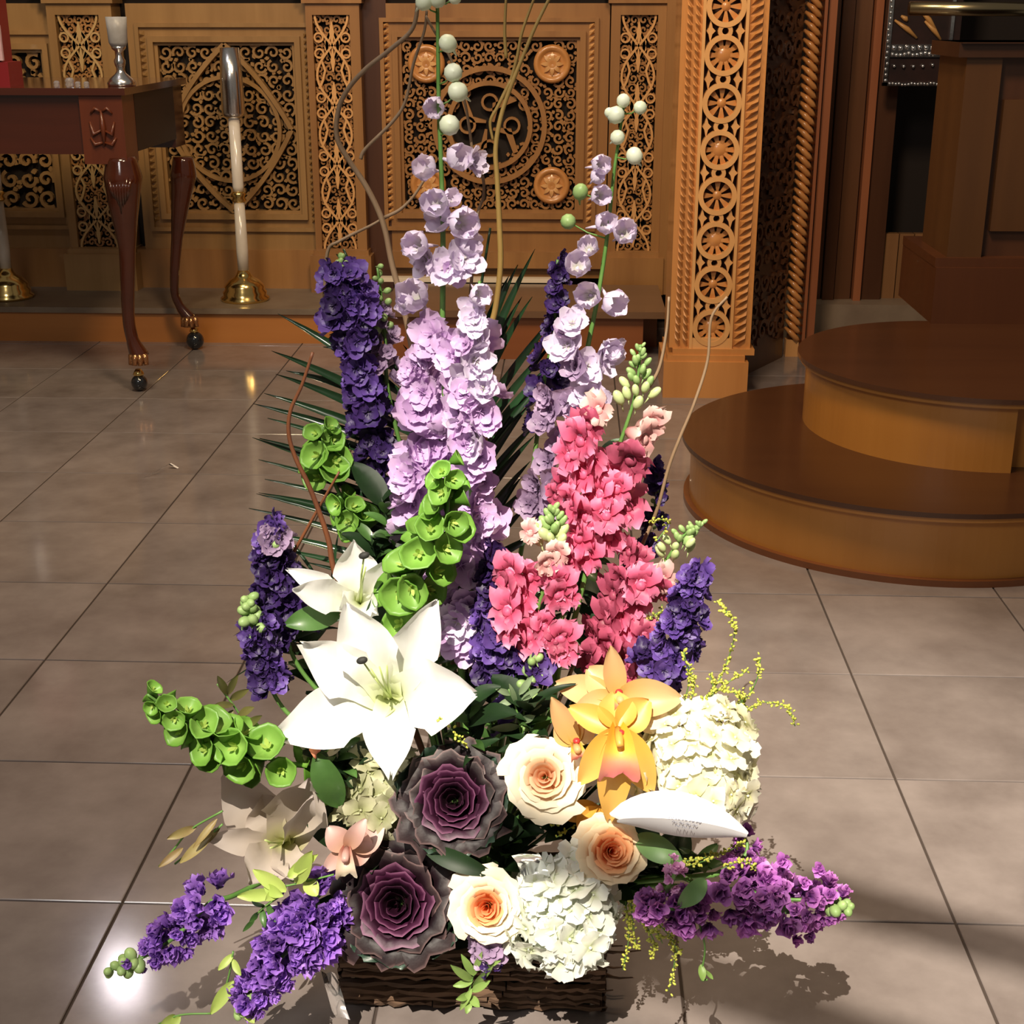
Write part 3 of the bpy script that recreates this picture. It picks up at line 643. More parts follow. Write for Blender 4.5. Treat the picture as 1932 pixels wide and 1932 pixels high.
def cab_leg(cpx, knee, mid, foot, ball, Y, sc_, wm):
    """knee, mid, foot, ball: pixel points; leg swells at the knee and ends in a paw on a caster ball"""
    pts = bez([P(*knee[0], Y), P(*knee[1], Y), P(*knee[2], Y), P(*mid[0], Y), P(*mid[1], Y), P(*foot[0], Y), P(*foot[1], Y)], 5)
    rr = [.048, .064, .050, .028, .021, .021, .034]; n = len(pts) - 1; rad = []
    for i in range(n + 1):
        f = i / n * 6; k = min(int(f), 5); rad.append((rr[k] + (rr[k + 1] - rr[k]) * (f - k)) * sc_)
    l = MB().tube(pts, rad, 14).obj('leg', wm, tb)
    m = MB(); q = P(*foot[1], Y)
    for k in range(4): a = -math.pi / 2 + (k - 1.5) * .6; m.tube([q + Vector((0, 0, .012)), q + Vector((.030 * math.cos(a), .030 * math.sin(a), .006)), q + Vector((.034 * math.cos(a), .034 * math.sin(a), -.022))], [.012, .013, .009], 6)
    po = bpy.data.objects.new('paw', m.mesh('paw', BRONZ)); C.objects.link(po); po.parent = l
    # acanthus carving on the knee
    m = MB()
    for k in range(7):
        a = P(knee[1][0] - 18 + k * 7, knee[1][1] - 12 + abs(k - 3) * 4, Y) + Vector((0, -.052 * sc_, 0)); b = P(knee[2][0] - 6 + k * 3, knee[2][1] + 10 - abs(k - 3) * 8, Y) + Vector((0, -.044 * sc_, 0))
        m.tube([a, (a + b) / 2 + Vector((0, -.008, 0)), b], [.004, .008, .003], 5)
    if sc_ == 1:
        ko = bpy.data.objects.new('knee_carving', m.mesh('knee_carving', wm)); C.objects.link(ko); ko.parent = l
    bl = P(*ball, Y); r = bl.z
    m = MB().ball((bl.x, bl.y, r), r, 20, 14); 
    c = m.obj('caster', BLACKB, tb)
    m = MB().lathe([(.012, -.0), (.020, .006), (.016, .014), (.010, .024)], 12, (bl.x, bl.y, 2 * r - .004)); m2 = bpy.data.objects.new('caster_socket', m.mesh('caster_socket', BRASS)); C.objects.link(m2); m2.parent = c
cab_leg(0, ((228, 296), (232, 335), (234, 390)), ((240, 470), (242, 590)), ((250, 640), (264, 674)), (263, 722), 4.70, 1.0, MAHO)
cab_leg(0, ((345, 296), (346, 330), (342, 370)), ((334, 450), (329, 540)), ((338, 575), (360, 604)), (368, 642), 5.34, .78, MAHO)
# things on the table
zt_ = ztop
q = G(229, 155, zt_); q.y = max(q.y, 4.72)
q = Vector((P(229, 150, 4.78).x, 4.78, zt_))
ch = root('silver_candle_holder', q, 'short silver candle holder with a frosted glass cup, on the mahogany table', 'candle holder')
u_ = .00178
MB().lathe([(.045, 0), (.047, .010), (.038, .024), (.018, .040), (.011, .052), (.017, .066), (.019, .080), (.011, .094), (.012, .108), (.022, .116), (.024, .124)], 28, q).obj('base', SILV, ch)
MB().lathe([(.024, .124), (.030, .136), (.032, .175), (.034, .215), (.030, .215), (.027, .140), (.001, .130)], 24, q).obj('glass_cup', mat('frosted_glass', (.55, .55, .56), .35, 0, (.35, .34, .33), 20, trans=.3), ch)
q = Vector((P(-12, 160, 4.76).x, 4.76, zt_))
bk = root('red_case', q, 'deep red box with a pink and white label, at the left end of the table', 'box')
MB().box(q.x - .12, q.x + .055, q.y, q.y + .12, zt_, zt_ + .075).box(q.x - .12, q.x + .030, q.y + .01, q.y + .11, zt_ + .075, zt_ + .34).obj('case_body', mat('red_lacquer', (.22, .015, .02), .35), bk, False)
MB().box(q.x - .10, q.x + .042, q.y - .004, q.y + .008, zt_ + .08, zt_ + .19).obj('label_panel', mat('pink_label', (.55, .28, .34), .5, 0, (.70, .55, .58), 30), bk, False)
MB().box(q.x - .08, q.x + .018, q.y - .008, q.y - .003, zt_ + .09, zt_ + .16).obj('white_patch', mat('white_label', (.80, .76, .78), .5), bk, False)
for k, (a, b_, r) in enumerate(((108, 170, .011), (133, 172, .016), (148, 171, .010), (164, 170, .010))):
    q = P(a, b_, 4.69); m = MB().lathe([(r * .7, 0), (r, r * .5), (r * .75, r), (r, r * 1.3), (r * .6, r * 1.8), (.001, r * 1.9)], 10, (q.x, q.y, zt_))
    o = m.obj('glass_trinket', mat('cut_glass', (.8, .8, .85), .08, glass=.8)); tag(o, ('tiny glass trinket furthest left on the table edge', 'largest glass trinket on the table edge', 'tiny glass trinket just right of the largest one', 'glass trinket nearest the silver candle holder')[k], 'trinket', 'glass trinkets on the table edge')

# ---- tall candlesticks on the platform
def candlestick(px, py, label):
    b = G(px, py, .14); z0 = .14
    r_ = root('tall_candlestick', b, label, 'candlestick', 'tall floor candlesticks')
    K = PX(1, 5.5, 300)
    MB().lathe([(.095, 0), (.098, .012), (.085, .02), (.088, .034), (.078, .046), (.080, .058), (.060, .082), (.040, .092), (.030, .104), (.022, .122)], 36, b).obj('brass_base', BRASS, r_)
    zk = P(450, 372, b.y).z; zc = P(437, 218, b.y).z; ze = P(428, 90, b.y).z
    MB().lathe([(.022, .122), (.024, .2), (.021, zk - z0 - .02)], 20, b).obj('lower_shaft', WHITEG, r_)
    MB().lathe([(.021, zk - z0 - .02), (.030, zk - z0 - .012), (.022, zk - z0), (.031, zk - z0 + .012), (.020, zk - z0 + .022)], 20, b).obj('brass_knop', BRASS, r_)
    MB().lathe([(.020, zk - z0 + .022), (.022, .45), (.022, zc - z0 - .01)], 20, b).obj('upper_shaft', WHITEG, r_)
    MB().lathe([(.022, zc - z0 - .012), (.042, zc - z0), (.045, zc - z0 + .01), (.043, ze - z0 - .12), (.037, ze - z0), (.033, ze - z0), (.033, ze - z0 - .02), (.001, ze - z0 - .03)], 24, b).obj('silver_cup', SILV, r_)
candlestick(463, 566, 'tall candlestick with brass base, white shaft and silver cup, right of the table')
candlestick(18, 562, 'tall candlestick with domed brass base, seen under the table at far left')
# scrap on the floor
q = [G(268, 902, .001), G(300, 886, .012), (G(318, 876, .014)), G(335, 884, .001)]
sp = MB(); sp.add([q[0], q[0] + Vector((.008, .012, 0)), q[1], q[1] + Vector((.006, .014, 0)), q[2], q[2] + Vector((.004, .012, 0)), q[3], q[3] + Vector((.002, .008, 0))], [(0, 2, 3, 1), (2, 4, 5, 3), (4, 6, 7, 5)])
o = sp.obj('paper_scrap', mat('white_scrap', (.80, .75, .72), .6)); tag(o, 'small folded white paper scrap lying on the tiles left of the flowers', 'scrap')
# pendant lamp: its reflection shows on the tiles
fp = G(232, 1842); dr = ray(232, 1842); dr.z = -dr.z; dr.normalize(); lp = fp + dr * 4.2
pl = root('pendant_lamp', lp, 'frosted globe pendant lamp hanging before the icon screen', 'lamp')
MB().ball(lp, .075, 20, 14).obj('globe', mat('lamp_globe', (1.0, .90, .95), .4, emis=60), pl)
MB().tube([lp + Vector((0, 0, .075)), lp + Vector((0, 0, 1.5))], .006, 6).obj('chain', DARK, pl)

# ================================================================== THE FLOWER ARRANGEMENT
BX0, BX1, BY0, BY1 = -.284, .052, 1.535, 1.77
BC = Vector((-.116, 1.66, .085))
bs = root('bark_basket', (-.116, 1.65, 0), 'low rectangular planter clad in rough dark bark, holding all the flowers', 'planter')
MB().box(BX0 + .012, BX1 - .012, BY0 + .012, BY1 - .012, .002, .085).obj('liner', SOIL, bs, False)
rr = random.Random(4)
def strip(a, b, zc, h, nrm):
    m = MB(); n = 14; vs = []; d = (b - a)
    for i in range(n + 1):
        t = i / n; c = a + d * t; o_ = rr.uniform(-.002, .0035)
        for (dz, dn) in ((-h / 2, 0), (-h / 4, .005), (h / 4, .006), (h / 2, 0)):
            vs.append(c + nrm * (dn + o_ + rr.uniform(-.0012, .0012)) + Vector((0, 0, zc + dz + rr.uniform(-.0012, .0012))))
    fs = [(i * 4 + j, (i + 1) * 4 + j, (i + 1) * 4 + j + 1, i * 4 + j + 1) for i in range(n) for j in range(3)]
    fs += [(i * 4 + 3, (i + 1) * 4 + 3, (i + 1) * 4, i * 4) for i in range(n)]
    return m.add(vs, fs)
for (a, b, nrm) in (((BX0, BY0), (BX1, BY0), (0, -1)), ((BX1, BY0), (BX1, BY1), (1, 0)), ((BX0, BY1), (BX0, BY0), (-1, 0)), ((BX1, BY1), (BX0, BY1), (0, 1))):
    a = Vector((*a, 0)); b = Vector((*b, 0)); z = .009
    while z < .088:
        hh = rr.uniform(.008, .014); cut = rr.uniform(.3, .72)
        e1, e2 = rr.uniform(-.006, .006), rr.uniform(-.005, .008); d = (b - a).normalized()
        strip(a - d * abs(e1), a.lerp(b, cut), z, hh, Vector((*nrm, 0))).obj('bark_strip', BARK, bs, False)
        strip(a.lerp(b, cut) + d * .002, b + d * abs(e2), z + rr.uniform(-.001, .001), hh, Vector((*nrm, 0))).obj('bark_strip', BARK, bs, False)
        z += hh * .92
for k in range(16):     # loose twiggy ends
    q = Vector((rr.uniform(BX0, BX1), BY0 - .006, rr.uniform(.01, .08))) if k < 10 else Vector((BX1 + .004, rr.uniform(BY0, BY0 + .06), rr.uniform(.03, .085)))
    d = Vector((rr.uniform(.01, .05), rr.uniform(-.006, .0), rr.uniform(-.012, .012)))
    MB().tube([q, q + d * .5 + Vector((0, -.003, 0)), q + d], [.002, .0018, .001], 4).obj('bark_twig', BARK, bs)

VIEW = (EYEP - Vector((-.1, 1.6, .45))).normalized()     # roughly from the flowers to the camera
RT = Vector((1, 0, 0)); UPV = VIEW.cross(RT) * -1 if VIEW.cross(RT).z < 0 else VIEW.cross(RT)
def rv3(s=1): return Vector((U(-s, s), U(-s, s), U(-s, s)))

# ---- shared floret meshes (each faces +Z)
def floret5(r, m, rings=1, ruf=.10, cupz=.35, name='floret', eye=True, n=5):
    b = MB()
    for q in range(rings):
        rr_ = r * (1 - .38 * q)
        for k in range(n):
            a = 2 * math.pi * (k + .5 * q) / n + U(-.12, .12); d = Vector((math.cos(a), math.sin(a), 0)); L = rr_ * U(.9, 1.08)
            b.blade(d * r * .05 + Vector((0, 0, .002 * q)), d * L * .5 + Vector((0, 0, -r * .02 + q * r * .15)), d * L + Vector((0, 0, r * cupz * U(.5, 1.1))), L * .50, (0, 0, 1), 5, 4, 'round', .22, ruf, 1.2, ph=U(0, 6))
    if eye:
        for k in range(4): a = k * 1.57 + .4; b.blade((0, 0, 0), (r * .12 * math.cos(a), r * .12 * math.sin(a), r * .15), (r * .2 * math.cos(a), r * .2 * math.sin(a), r * .30), r * .12, (math.cos(a + 1.57), math.sin(a + 1.57), 0), 2, 2)
    return b.mesh(name, m)
def bellfloret(r, m):     # half-open flower, petals folded forward into a cup
    b = MB()
    for k in range(5):
        a = 2 * math.pi * k / 5 + U(-.1, .1); d = Vector((math.cos(a), math.sin(a), 0))
        b.blade((0, 0, -r * .7), d * r * 1.0 + Vector((0, 0, -r * .3)), d * r * .72 + Vector((0, 0, r * U(.6, .9))), r * .62, (-d.x, -d.y, .3), 5, 4, 'round', .28, .10, 1.2, ph=U(0, 6))
    b.tube([(0, 0, -r * .6), (0, -r * .3, -r * 1.2), (0, -r * .5, -r * 1.7)], [r * .16, r * .11, r * .05], 5)
    return b.mesh('floret', m)
def pompom(r, m, n=9):
    b = MB()
    for k in range(n):
        a = k * 2.4; e = .25 + .9 * (k / n); d = Vector((math.cos(a) * math.sin(e), math.sin(a) * math.sin(e), math.cos(e)))
        tgt = d * r * U(.85, 1.1); b.blade((0, 0, 0), tgt * .5 + Vector((0, 0, r * .18)), tgt, r * .46, Vector((0, 0, 1)) + d * .1 + rv3(.5), 3, 3, 'round', .3, .22, 1.3, ph=U(0, 6))
    return b.mesh('floret', m)
def snapfloret(r, m):
    b = MB()
    b.lathe([(r * .20, -r * 1.0), (r * .34, -r * .6), (r * .40, -r * .1), (r * .34, r * .12)], 8)
    for (a, L, z, wd) in ((1.15, 1.05, .55, .48), (1.99, 1.05, .55, .48), (-.65, .85, .35, .42), (-1.57, .95, .45, .46), (-2.49, .85, .35, .42)):
        d = Vector((math.cos(a), math.sin(a), 0))
        b.blade(d * r * .15, d * r * .5 + Vector((0, 0, r * z)), d * r * L + Vector((0, 0, r * (z - .25) * U(.3, 1))), r * wd * 1.25, (0, 0, 1), 5, 5, 'round', .22, .20, 1.3, ph=U(0, 6))
    b.ball((0, -r * .10, r * .16), r * .26, 8, 5, .6)      # the swollen throat
    return b.mesh('floret', m)
def bellcup(r, m):
    b = MB(); b.lathe([(r * .14, -r * .75), (r * .42, -r * .45), (r * .72, -r * .05), (r * .93, r * .22), (r * 1.04, r * .30), (r * 1.0, r * .33), (r * .85, r * .18), (r * .60, -r * .10), (r * .25, -r * .30), (r * .02, -r * .32)], 14, wave=.10, wn=5)
    return b.mesh('bell', m)
def bellseed(r):
    b = MB()
    for k in range(4): a = k * 1.57; b.blade((0, 0, -r * .3), (r * .2 * math.cos(a), r * .2 * math.sin(a), -r * .05), (r * .28 * math.cos(a), r * .28 * math.sin(a), r * .16), r * .13, (math.cos(a), math.sin(a), 1), 3, 2, 'oval', .2)
    return b.mesh('seed_head', LGRN)
def hydfloret(r, m):
    b = MB()
    for k in range(4):
        a = k * math.pi / 2 + U(-.15, .15); d = Vector((math.cos(a), math.sin(a), 0))
        b.blade(d * r * .04, d * r * .5 + Vector((0, 0, r * .1)), d * r + Vector((0, 0, r * U(-.12, .2))), r * .56, (0, 0, 1), 4, 4, 'round', U(-.1, .25), .14, 1.2, ph=U(0, 6))
    b.ball((0, 0, r * .05), r * .09, 6, 4)
    return b.mesh('floret', m)
def bud(r, m, L=1.25):
    b = MB(); b.ball((0, 0, 0), r, 10, 8, L)
    b.tube([(0, 0, -r * L * .8), (0, -r * .3, -r * L * 1.3), (0, -r * .5, -r * L * 1.8)], [r * .25, r * .16, r * .08], 5)
    return b.mesh('bud', m)
def leafmesh(L, W, m, name='leaf', prof='oval', cup=.25, bend=.25, ruf=0):
    return MB().blade((0, 0, 0), (0, L * .5, L * bend), (0, L, 0), W, (0, 0, 1), 7, 4, prof, cup, ruf, 1.5).mesh(name, m)

FL = {}
def lib(key, fn, n=3):
    if key not in FL: FL[key] = [fn() for _ in range(n)]
    return random.choice(FL[key])
def stemobj(r_, pts, r0, r1, m=STEM, name='stem', n=7, down=True, sides=6):
    line = bez(pts, n)
    if down: line = line + bez([line[-1], line[-1].lerp(BC, .5), BC + Vector((U(-.06, .06), U(-.03, .04), -.03))], 4)[1:]
    k = len(line) - 1
    MB().tube(line, [r0 + (r1 - r0) * i / k for i in range(k + 1)], sides).obj(name, m, r_)
    return line
def base_of(pts): return Vector((pts[-1].x, pts[-1].y, pts[-1].z))
def spike(name, label, cat, px, Y, sections, stem_r=(.0016, .004), group=None, down=True, stem_m=STEM):
    """px: stem through these photo points, top first; sections: (t0, t1, count, reach_px, mesh fn, scale, part name, tilt)"""
    if not isinstance(Y, (list, tuple)): Y = [Y] * len(px)
    pts = [P(a, b, y) for (a, b), y in zip(px, Y)]
    r_ = root(name, pts[-1], label, cat, group)
    line = bez(pts, 8)
    stemobj(r_, pts, *stem_r, m=stem_m, down=down)
    ga = U(0, 6)
    for (t0, t1, n, reach, fn, scl, pn, tilt) in sections:
        for i in range(n):
            u = (i + .5) / n; t = t0 + (t1 - t0) * u; c, tg = samp(line, t); tg = -tg
            ga += 2.4
            side = tg.cross(VIEW).normalized(); fr_ = side.cross(tg).normalized()
            if fr_.dot(VIEW) < 0: fr_ = -fr_
            o_ = side * math.cos(ga) + fr_ * math.sin(ga)
            rp = reach[0] + (reach[1] - reach[0]) * u if isinstance(reach, tuple) else reach
            s = (scl[0] + (scl[1] - scl[0]) * u if isinstance(scl, tuple) else scl) * (U(.7, 1.25) if pn == 'floret' else 1)
            rm_ = PX(rp, c.y) * U(.45, 1.25)
            c = c + tg * U(-.006, .006)
            me = fn()
            q = c + o_ * rm_ * .8 + tg * rm_ * .2
            put(me, pn, r_, q, o_ + tg * tilt + rv3(.25) + VIEW * .35 + rv3(.3), U(0, 6.28), s)
    return r_, line
def at(fn, name, r_, px, py, Y, rpx, unit, facing=None, jit=.35, roll=None, label=None):
    """one floret seen at a photo point with radius rpx; unit: radius the mesh was built with"""
    q = P(px, py, Y); s = (P(px + rpx, py, Y) - q).length / unit
    f = (VIEW if facing is None else Vector(facing)) + rv3(jit)
    return put(fn(), name, r_, q, f, U(0, 6.28) if roll is None else roll, s, label)
def pedicel(r_, line, q, m=STEM, rad=.0009):
    k = min(range(len(line)), key=lambda i: (line[i] - q).length + (0 if line[i].z < q.z + .01 else .03))
    a = line[min(k + 1, len(line) - 1)]
    MB().tube([a, (a + q) / 2 + Vector((0, 0, -.003)), q], [rad * 1.3, rad, rad], 5).obj('flower_stalk', m, r_)

l1 = lambda: lib('lilac', lambda: floret5(.03, LILAC, 2, .16, .45), 4)
l2 = lambda: lib('lilacw', lambda: bellfloret(.024, LILACW), 4)
l3 = lambda: lib('lilacg', lambda: floret5(.03, LILACG, 2, .16, .45), 3)
lw = lambda: lib('lilacpale', lambda: floret5(.028, LILACW, 2, .14, .7), 3)
bw = lambda: lib('budw', lambda: bud(.01, BUDW, 1.1), 2)
bg = lambda: lib('budg', lambda: bud(.0042, BUDG, 1.3), 2)
vi = lambda: lib('vio', lambda: floret5(.018, VIO, 2, .16, .5), 3)
dv = lambda: lib('dvio', lambda: floret5(.018, DVIO, 2, .16, .5), 3)
pu_ = lambda: lib('pur', lambda: pompom(.016, PUR, 10), 4)
mg = lambda: lib('mag', lambda: pompom(.016, MAG, 9), 4)
pk = lambda: lib('pink', lambda: snapfloret(.022, PINK), 4)
dp = lambda: lib('dpink', lambda: snapfloret(.022, DPINK), 3)
pp = lambda: lib('ppink', lambda: snapfloret(.022, PPINK), 3)

# ---- tall lavender delphinium, left of centre
px = [(824, -60), (826, 60), (828, 200), (833, 330), (836, 470), (835, 620), (838, 760), (815, 900), (820, 1020), (850, 1150), (870, 1250)]
pts = [P(a, b, 1.66) for a, b in px]
dl = root('lavender_delphinium', pts[-1], 'tallest lavender delphinium, its white buds reaching the top edge, left of centre', 'flower')
line = stemobj(dl, pts, .0018, .0055)
for (a, b, r) in ((800, 4, 16), (826, 0, 15), (858, -4, 12), (845, 82, 17), (855, 137, 18), (864, 173, 19), (848, 236, 20), (760, -20, 12)):
    o = at(bw, 'bud', dl, a, b, 1.645, r, .010, (U(-.5, .5), -.6, .4)); pedicel(dl, line, o.matrix_basis.translation + wl(dl))
for (a, b, r, f) in ((821, 202, 23, l2), (803, 318, 27, l2), (862, 298, 28, l2), (890, 306, 26, lw), (850, 376, 20, l2), (822, 385, 30, l2), (832, 410, 30, l2), (873, 420, 34, l2), (786, 462, 30, l2), (805, 490, 30, lw),
                     (840, 508, 34, lw), (872, 490, 36, lw), (885, 460, 26, l2), (782, 560, 36, l2), (768, 575, 22, l2), (822, 632, 46, l1), (860, 512, 26, l1), (790, 690, 34, l1), (810, 660, 34, l1), (775, 700, 26, l1),
                     (800, 740, 36, l1), (790, 780, 38, l1), (850, 785, 38, l1), (825, 800, 30, l1), (790, 870, 50, l1), (775, 900, 44, l1), (820, 850, 36, l1), (780, 950, 44, l1), (810, 920, 40, l1), (842, 870, 30, l1)):
    at(f, 'floret', dl, a, b, 1.655 - U(0, .02) + (0 if f is l2 else .01), r * 1.12, .024 if f is l2 else (.028 if f is lw else .03), (U(-.5, .5) + (a - 835) * .008, -.9, U(.1, .5)))
for k in range(26):
    t = U(.55, .92); c, tg = samp(bez(pts, 8), t); put(l1(), 'floret', dl, c + Vector((U(-.035, .03), U(-.01, .035), 0)), Vector((U(-1, 1), U(-1, .8), .3)), U(0, 6), U(.75, 1.1))
# ---- second lavender delphinium rising just right of it
px = [(905, 530), (898, 620), (892, 740), (888, 860), (890, 960), (888, 1060), (880, 1160), (870, 1260)]
pts = [P(a, b, 1.62) for a, b in px]
dl = root('lavender_delphinium', pts[-1], 'second lavender delphinium, full of ruffled florets, just right of the tallest one', 'flower')
line = stemobj(dl, pts, .0018, .005)
for (a, b, r, f) in ((905, 555, 24, l2), (893, 585, 26, lw), (895, 610, 28, lw), (905, 640, 30, lw), (880, 650, 26, l1), (895, 680, 34, lw), (890, 715, 38, lw), (912, 735, 30, lw), (880, 745, 32, l1), (870, 785, 40, l1), (905, 775, 36, l1),
                     (920, 800, 26, l1), (895, 825, 42, lw), (875, 840, 34, l1), (905, 860, 34, l1), (890, 890, 34, l1), (912, 910, 26, l1), (900, 945, 34, l1), (910, 980, 30, l1), (880, 1000, 34, l1), (905, 1030, 30, l1),
                     (870, 1065, 44, l1), (845, 1090, 30, l1), (905, 1080, 28, l1), (855, 1130, 34, l1), (885, 1140, 38, l1), (865, 1170, 40, lw), (900, 1185, 30, l1), (850, 1205, 36, l1), (880, 1220, 34, l1)):
    at(f, 'floret', dl, a, b, 1.595 - U(0, .02), r * 1.12, .024 if f is l2 else (.028 if f is lw else .03), (U(-.5, .5) + (a - 890) * .01, -.9, U(.1, .5)))
for k in range(30):
    c, tg = samp(bez(pts, 8), U(.15, .95)); put(l1(), 'floret', dl, c + Vector((U(-.03, .03), U(-.01, .035), 0)), Vector((U(-1, 1), U(-1, .8), .3)), U(0, 6), U(.75, 1.05))
# ---- lavender delphinium on the right
px = [(1180, 180), (1168, 260), (1158, 330), (1145, 450), (1128, 560), (1108, 660), (1095, 740), (1075, 850), (1050, 980), (1010, 1150), (960, 1280)]
pts = [P(a, b, 1.70) for a, b in px]
dl = root('pale_delphinium', pts[-1], 'thinner pale lavender delphinium with cream buds, right of the tallest ones', 'flower')
line = stemobj(dl, pts, .0014, .005)
for (a, b, r) in ((1176, 190, 13), (1208, 203, 13), (1162, 217, 17), (1150, 213, 10), (1165, 259, 14), (1197, 294, 16)):
    o = at(bw, 'bud', dl, a, b, 1.69, r, .010, (U(-.5, .5), -.6, .4)); pedicel(dl, line, o.matrix_basis.translation + wl(dl))
for (a, b, r, f) in ((1132, 312, 22, l2), (1125, 335, 16, l2), (1133, 368, 23, l2), (1140, 422, 24, l2), (1178, 438, 27, l2), (1110, 466, 23, l2), (1090, 500, 28, l2), (1110, 557, 29, l2), (1157, 570, 29, l2),
                     (1080, 612, 30, lw), (1072, 655, 36, lw), (1140, 668, 36, lw), (1155, 660, 24, l2), (1105, 690, 34, lw), (1085, 690, 30, l3), (1110, 745, 36, lw), (1135, 760, 28, lw), (1070, 625, 26, l3), (1100, 790, 34, l3), (1070, 760, 30, l3),
                     (1040, 775, 28, l3), (1030, 745, 24, l3), (1025, 800, 26, l3), (1060, 830, 30, l3), (1035, 870, 32, l3), (1050, 910, 34, l3), (1015, 920, 34, l3), (1000, 950, 28, l3), (1020, 970, 32, l3), (1045, 950, 30, l3)):
    at(f, 'floret', dl, a, b, 1.69 - U(0, .02), r * 1.1, .024 if f is l2 else (.028 if f is lw else .03), (U(-.6, .6) + (a - 1110) * .008, -.9, U(.0, .5)))
for (a, b, f) in ((1095, 362, 1), (1072, 418, 1)):
    o = at(lambda: lib('gb', lambda: bud(.01, BUDG, 1.2), 2), 'bud', dl, a, b, 1.71, 15, .010); pedicel(dl, line, o.matrix_basis.translation + wl(dl))

# ---- violet larkspurs and stocks
spike('violet_larkspur', 'dark violet larkspur, tall one standing against the palm leaves at upper left', 'flower',
      [(640, 480), (652, 530), (660, 590), (672, 680), (690, 760), (712, 850), (740, 950), (790, 1080), (830, 1200)], 1.72,
      [(.0, .09, 12, (5, 22), lambda: bg(), (.8, 1.2), 'bud', .5), (.08, .34, 46, (30, 42), lambda: dv() if rnd() < .55 else vi(), (.85, 1.15), 'floret', .25), (.34, .46, 12, (22, 34), lambda: vi(), (.9, 1.1), 'floret', .2), (.46, .72, 30, (26, 40), lambda: dv(), (1.0, 1.1), 'floret', .2)])
spike('fading_larkspur', 'thin greyish larkspur with few flowers, right of the tall violet one', 'flower',
      [(712, 505), (722, 580), (728, 660), (730, 720), (750, 820), (790, 960), (830, 1120)], 1.74,
      [(.0, .3, 16, (8, 22), lambda: bg(), (.8, 1.3), 'bud', .4), (.15, .5, 14, (14, 24), lambda: l3(), (.35, .55), 'floret', .3)])
spike('violet_larkspur', 'dark violet larkspur leaning left, above the small white lily', 'flower',
      [(515, 985), (515, 1030), (520, 1090), (535, 1180), (565, 1260), (640, 1340), (760, 1420)], 1.60,
      [(.0, .16, 14, (6, 26), lambda: bg() if rnd() < .5 else vi(), (.9, 1.1), 'floret', .4), (.06, .2, 7, (22, 30), lambda: l3(), (.4, .6), 'floret', .4), (.18, .55, 50, (24, 44), lambda: dv(), (.85, 1.1), 'floret', .25)])
spike('violet_larkspur', 'lowest dark violet larkspur at left, green buds at its tip', 'flower',
      [(465, 1125), (480, 1180), (497, 1240), (512, 1300), (560, 1360), (680, 1420)], 1.56,
      [(.0, .26, 20, (8, 30), lambda: bg(), (1.2, 1.9), 'bud', .5), (.2, .62, 40, (24, 34), lambda: dv() if rnd() < .6 else vi(), (.75, 1.0), 'floret', .25)])
spike('violet_larkspur', 'bright violet larkspur low in the centre, beside the pink snapdragons', 'flower',
      [(935, 1040), (935, 1110), (935, 1190), (950, 1260), (950, 1340), (930, 1420)], 1.57,
      [(.0, .25, 14, (10, 26), lambda: dv(), (.8, 1.0), 'floret', .3), (.2, .66, 50, (26, 62), lambda: vi() if rnd() < .6 else dv(), (.85, 1.1), 'floret', .25)])
spike('violet_larkspur', 'violet larkspur at the far right behind the goldenrod', 'flower',
      [(1318, 1075), (1300, 1120), (1290, 1180), (1255, 1240), (1220, 1290), (1150, 1380)], 1.56,
      [(.0, .2, 12, (8, 26), lambda: vi(), (.75, .9), 'floret', .4), (.18, .75, 46, (26, 46), lambda: vi() if rnd() < .65 else dv(), (.8, 1.05), 'floret', .25)])
spike('violet_larkspur', 'shaded violet larkspur half hidden behind the right snapdragons', 'flower',
      [(1235, 880), (1240, 930), (1225, 1000), (1190, 1090), (1150, 1200), (1080, 1330)], 1.68,
      [(.0, .7, 26, (8, 26), lambda: dv() if rnd() < .7 else bg(), (.7, .95), 'floret', .3)])
spike('violet_larkspur', 'slim dark larkspur left of the pale delphinium, mostly in shade', 'flower',
      [(1052, 490), (1050, 560), (1042, 640), (1025, 730), (1010, 850), (990, 1000), (960, 1160)], 1.76,
      [(.0, .62, 34, (8, 26), lambda: dv(), (.6, .95), 'floret', .3)])
spike('small_larkspur', 'small violet and white larkspur tip under the snapdragons, centre', 'flower',
      [(1010, 1240), (1000, 1290), (985, 1350), (975, 1400)], 1.53,
      [(.0, .8, 22, (10, 34), lambda: bg() if rnd() < .7 else vi(), (1.3, 1.7), 'bud', .4)])
spike('purple_stock', 'bright purple stock reaching to the lower left with green tip over the bright floor spot', 'flower',
      [(205, 1832), (250, 1815), (300, 1790), (350, 1750), (400, 1700), (440, 1690), (540, 1640)], [1.40, 1.41, 1.42, 1.43, 1.45, 1.47, 1.55],
      [(.0, .22, 12, (6, 26), lambda: bg(), (1.2, 1.9), 'bud', .4), (.14, .38, 6, (22, 26), lambda: pu_(), (.6, .8), 'floret', .3), (.32, .74, 40, (24, 48), lambda: pu_(), (.85, 1.25), 'floret', .3)])
spike('purple_stock', 'large bright purple stock hanging over the left front corner of the planter', 'flower',
      [(450, 1905), (480, 1870), (520, 1820), (560, 1775), (590, 1730), (600, 1690), (660, 1640)], [1.37, 1.38, 1.39, 1.40, 1.42, 1.45, 1.55],
      [(.0, .14, 12, (8, 26), lambda: bg(), (1.3, 1.9), 'bud', .4), (.06, .82, 92, (26, 74), lambda: pu_(), (.85, 1.3), 'floret', .2)])
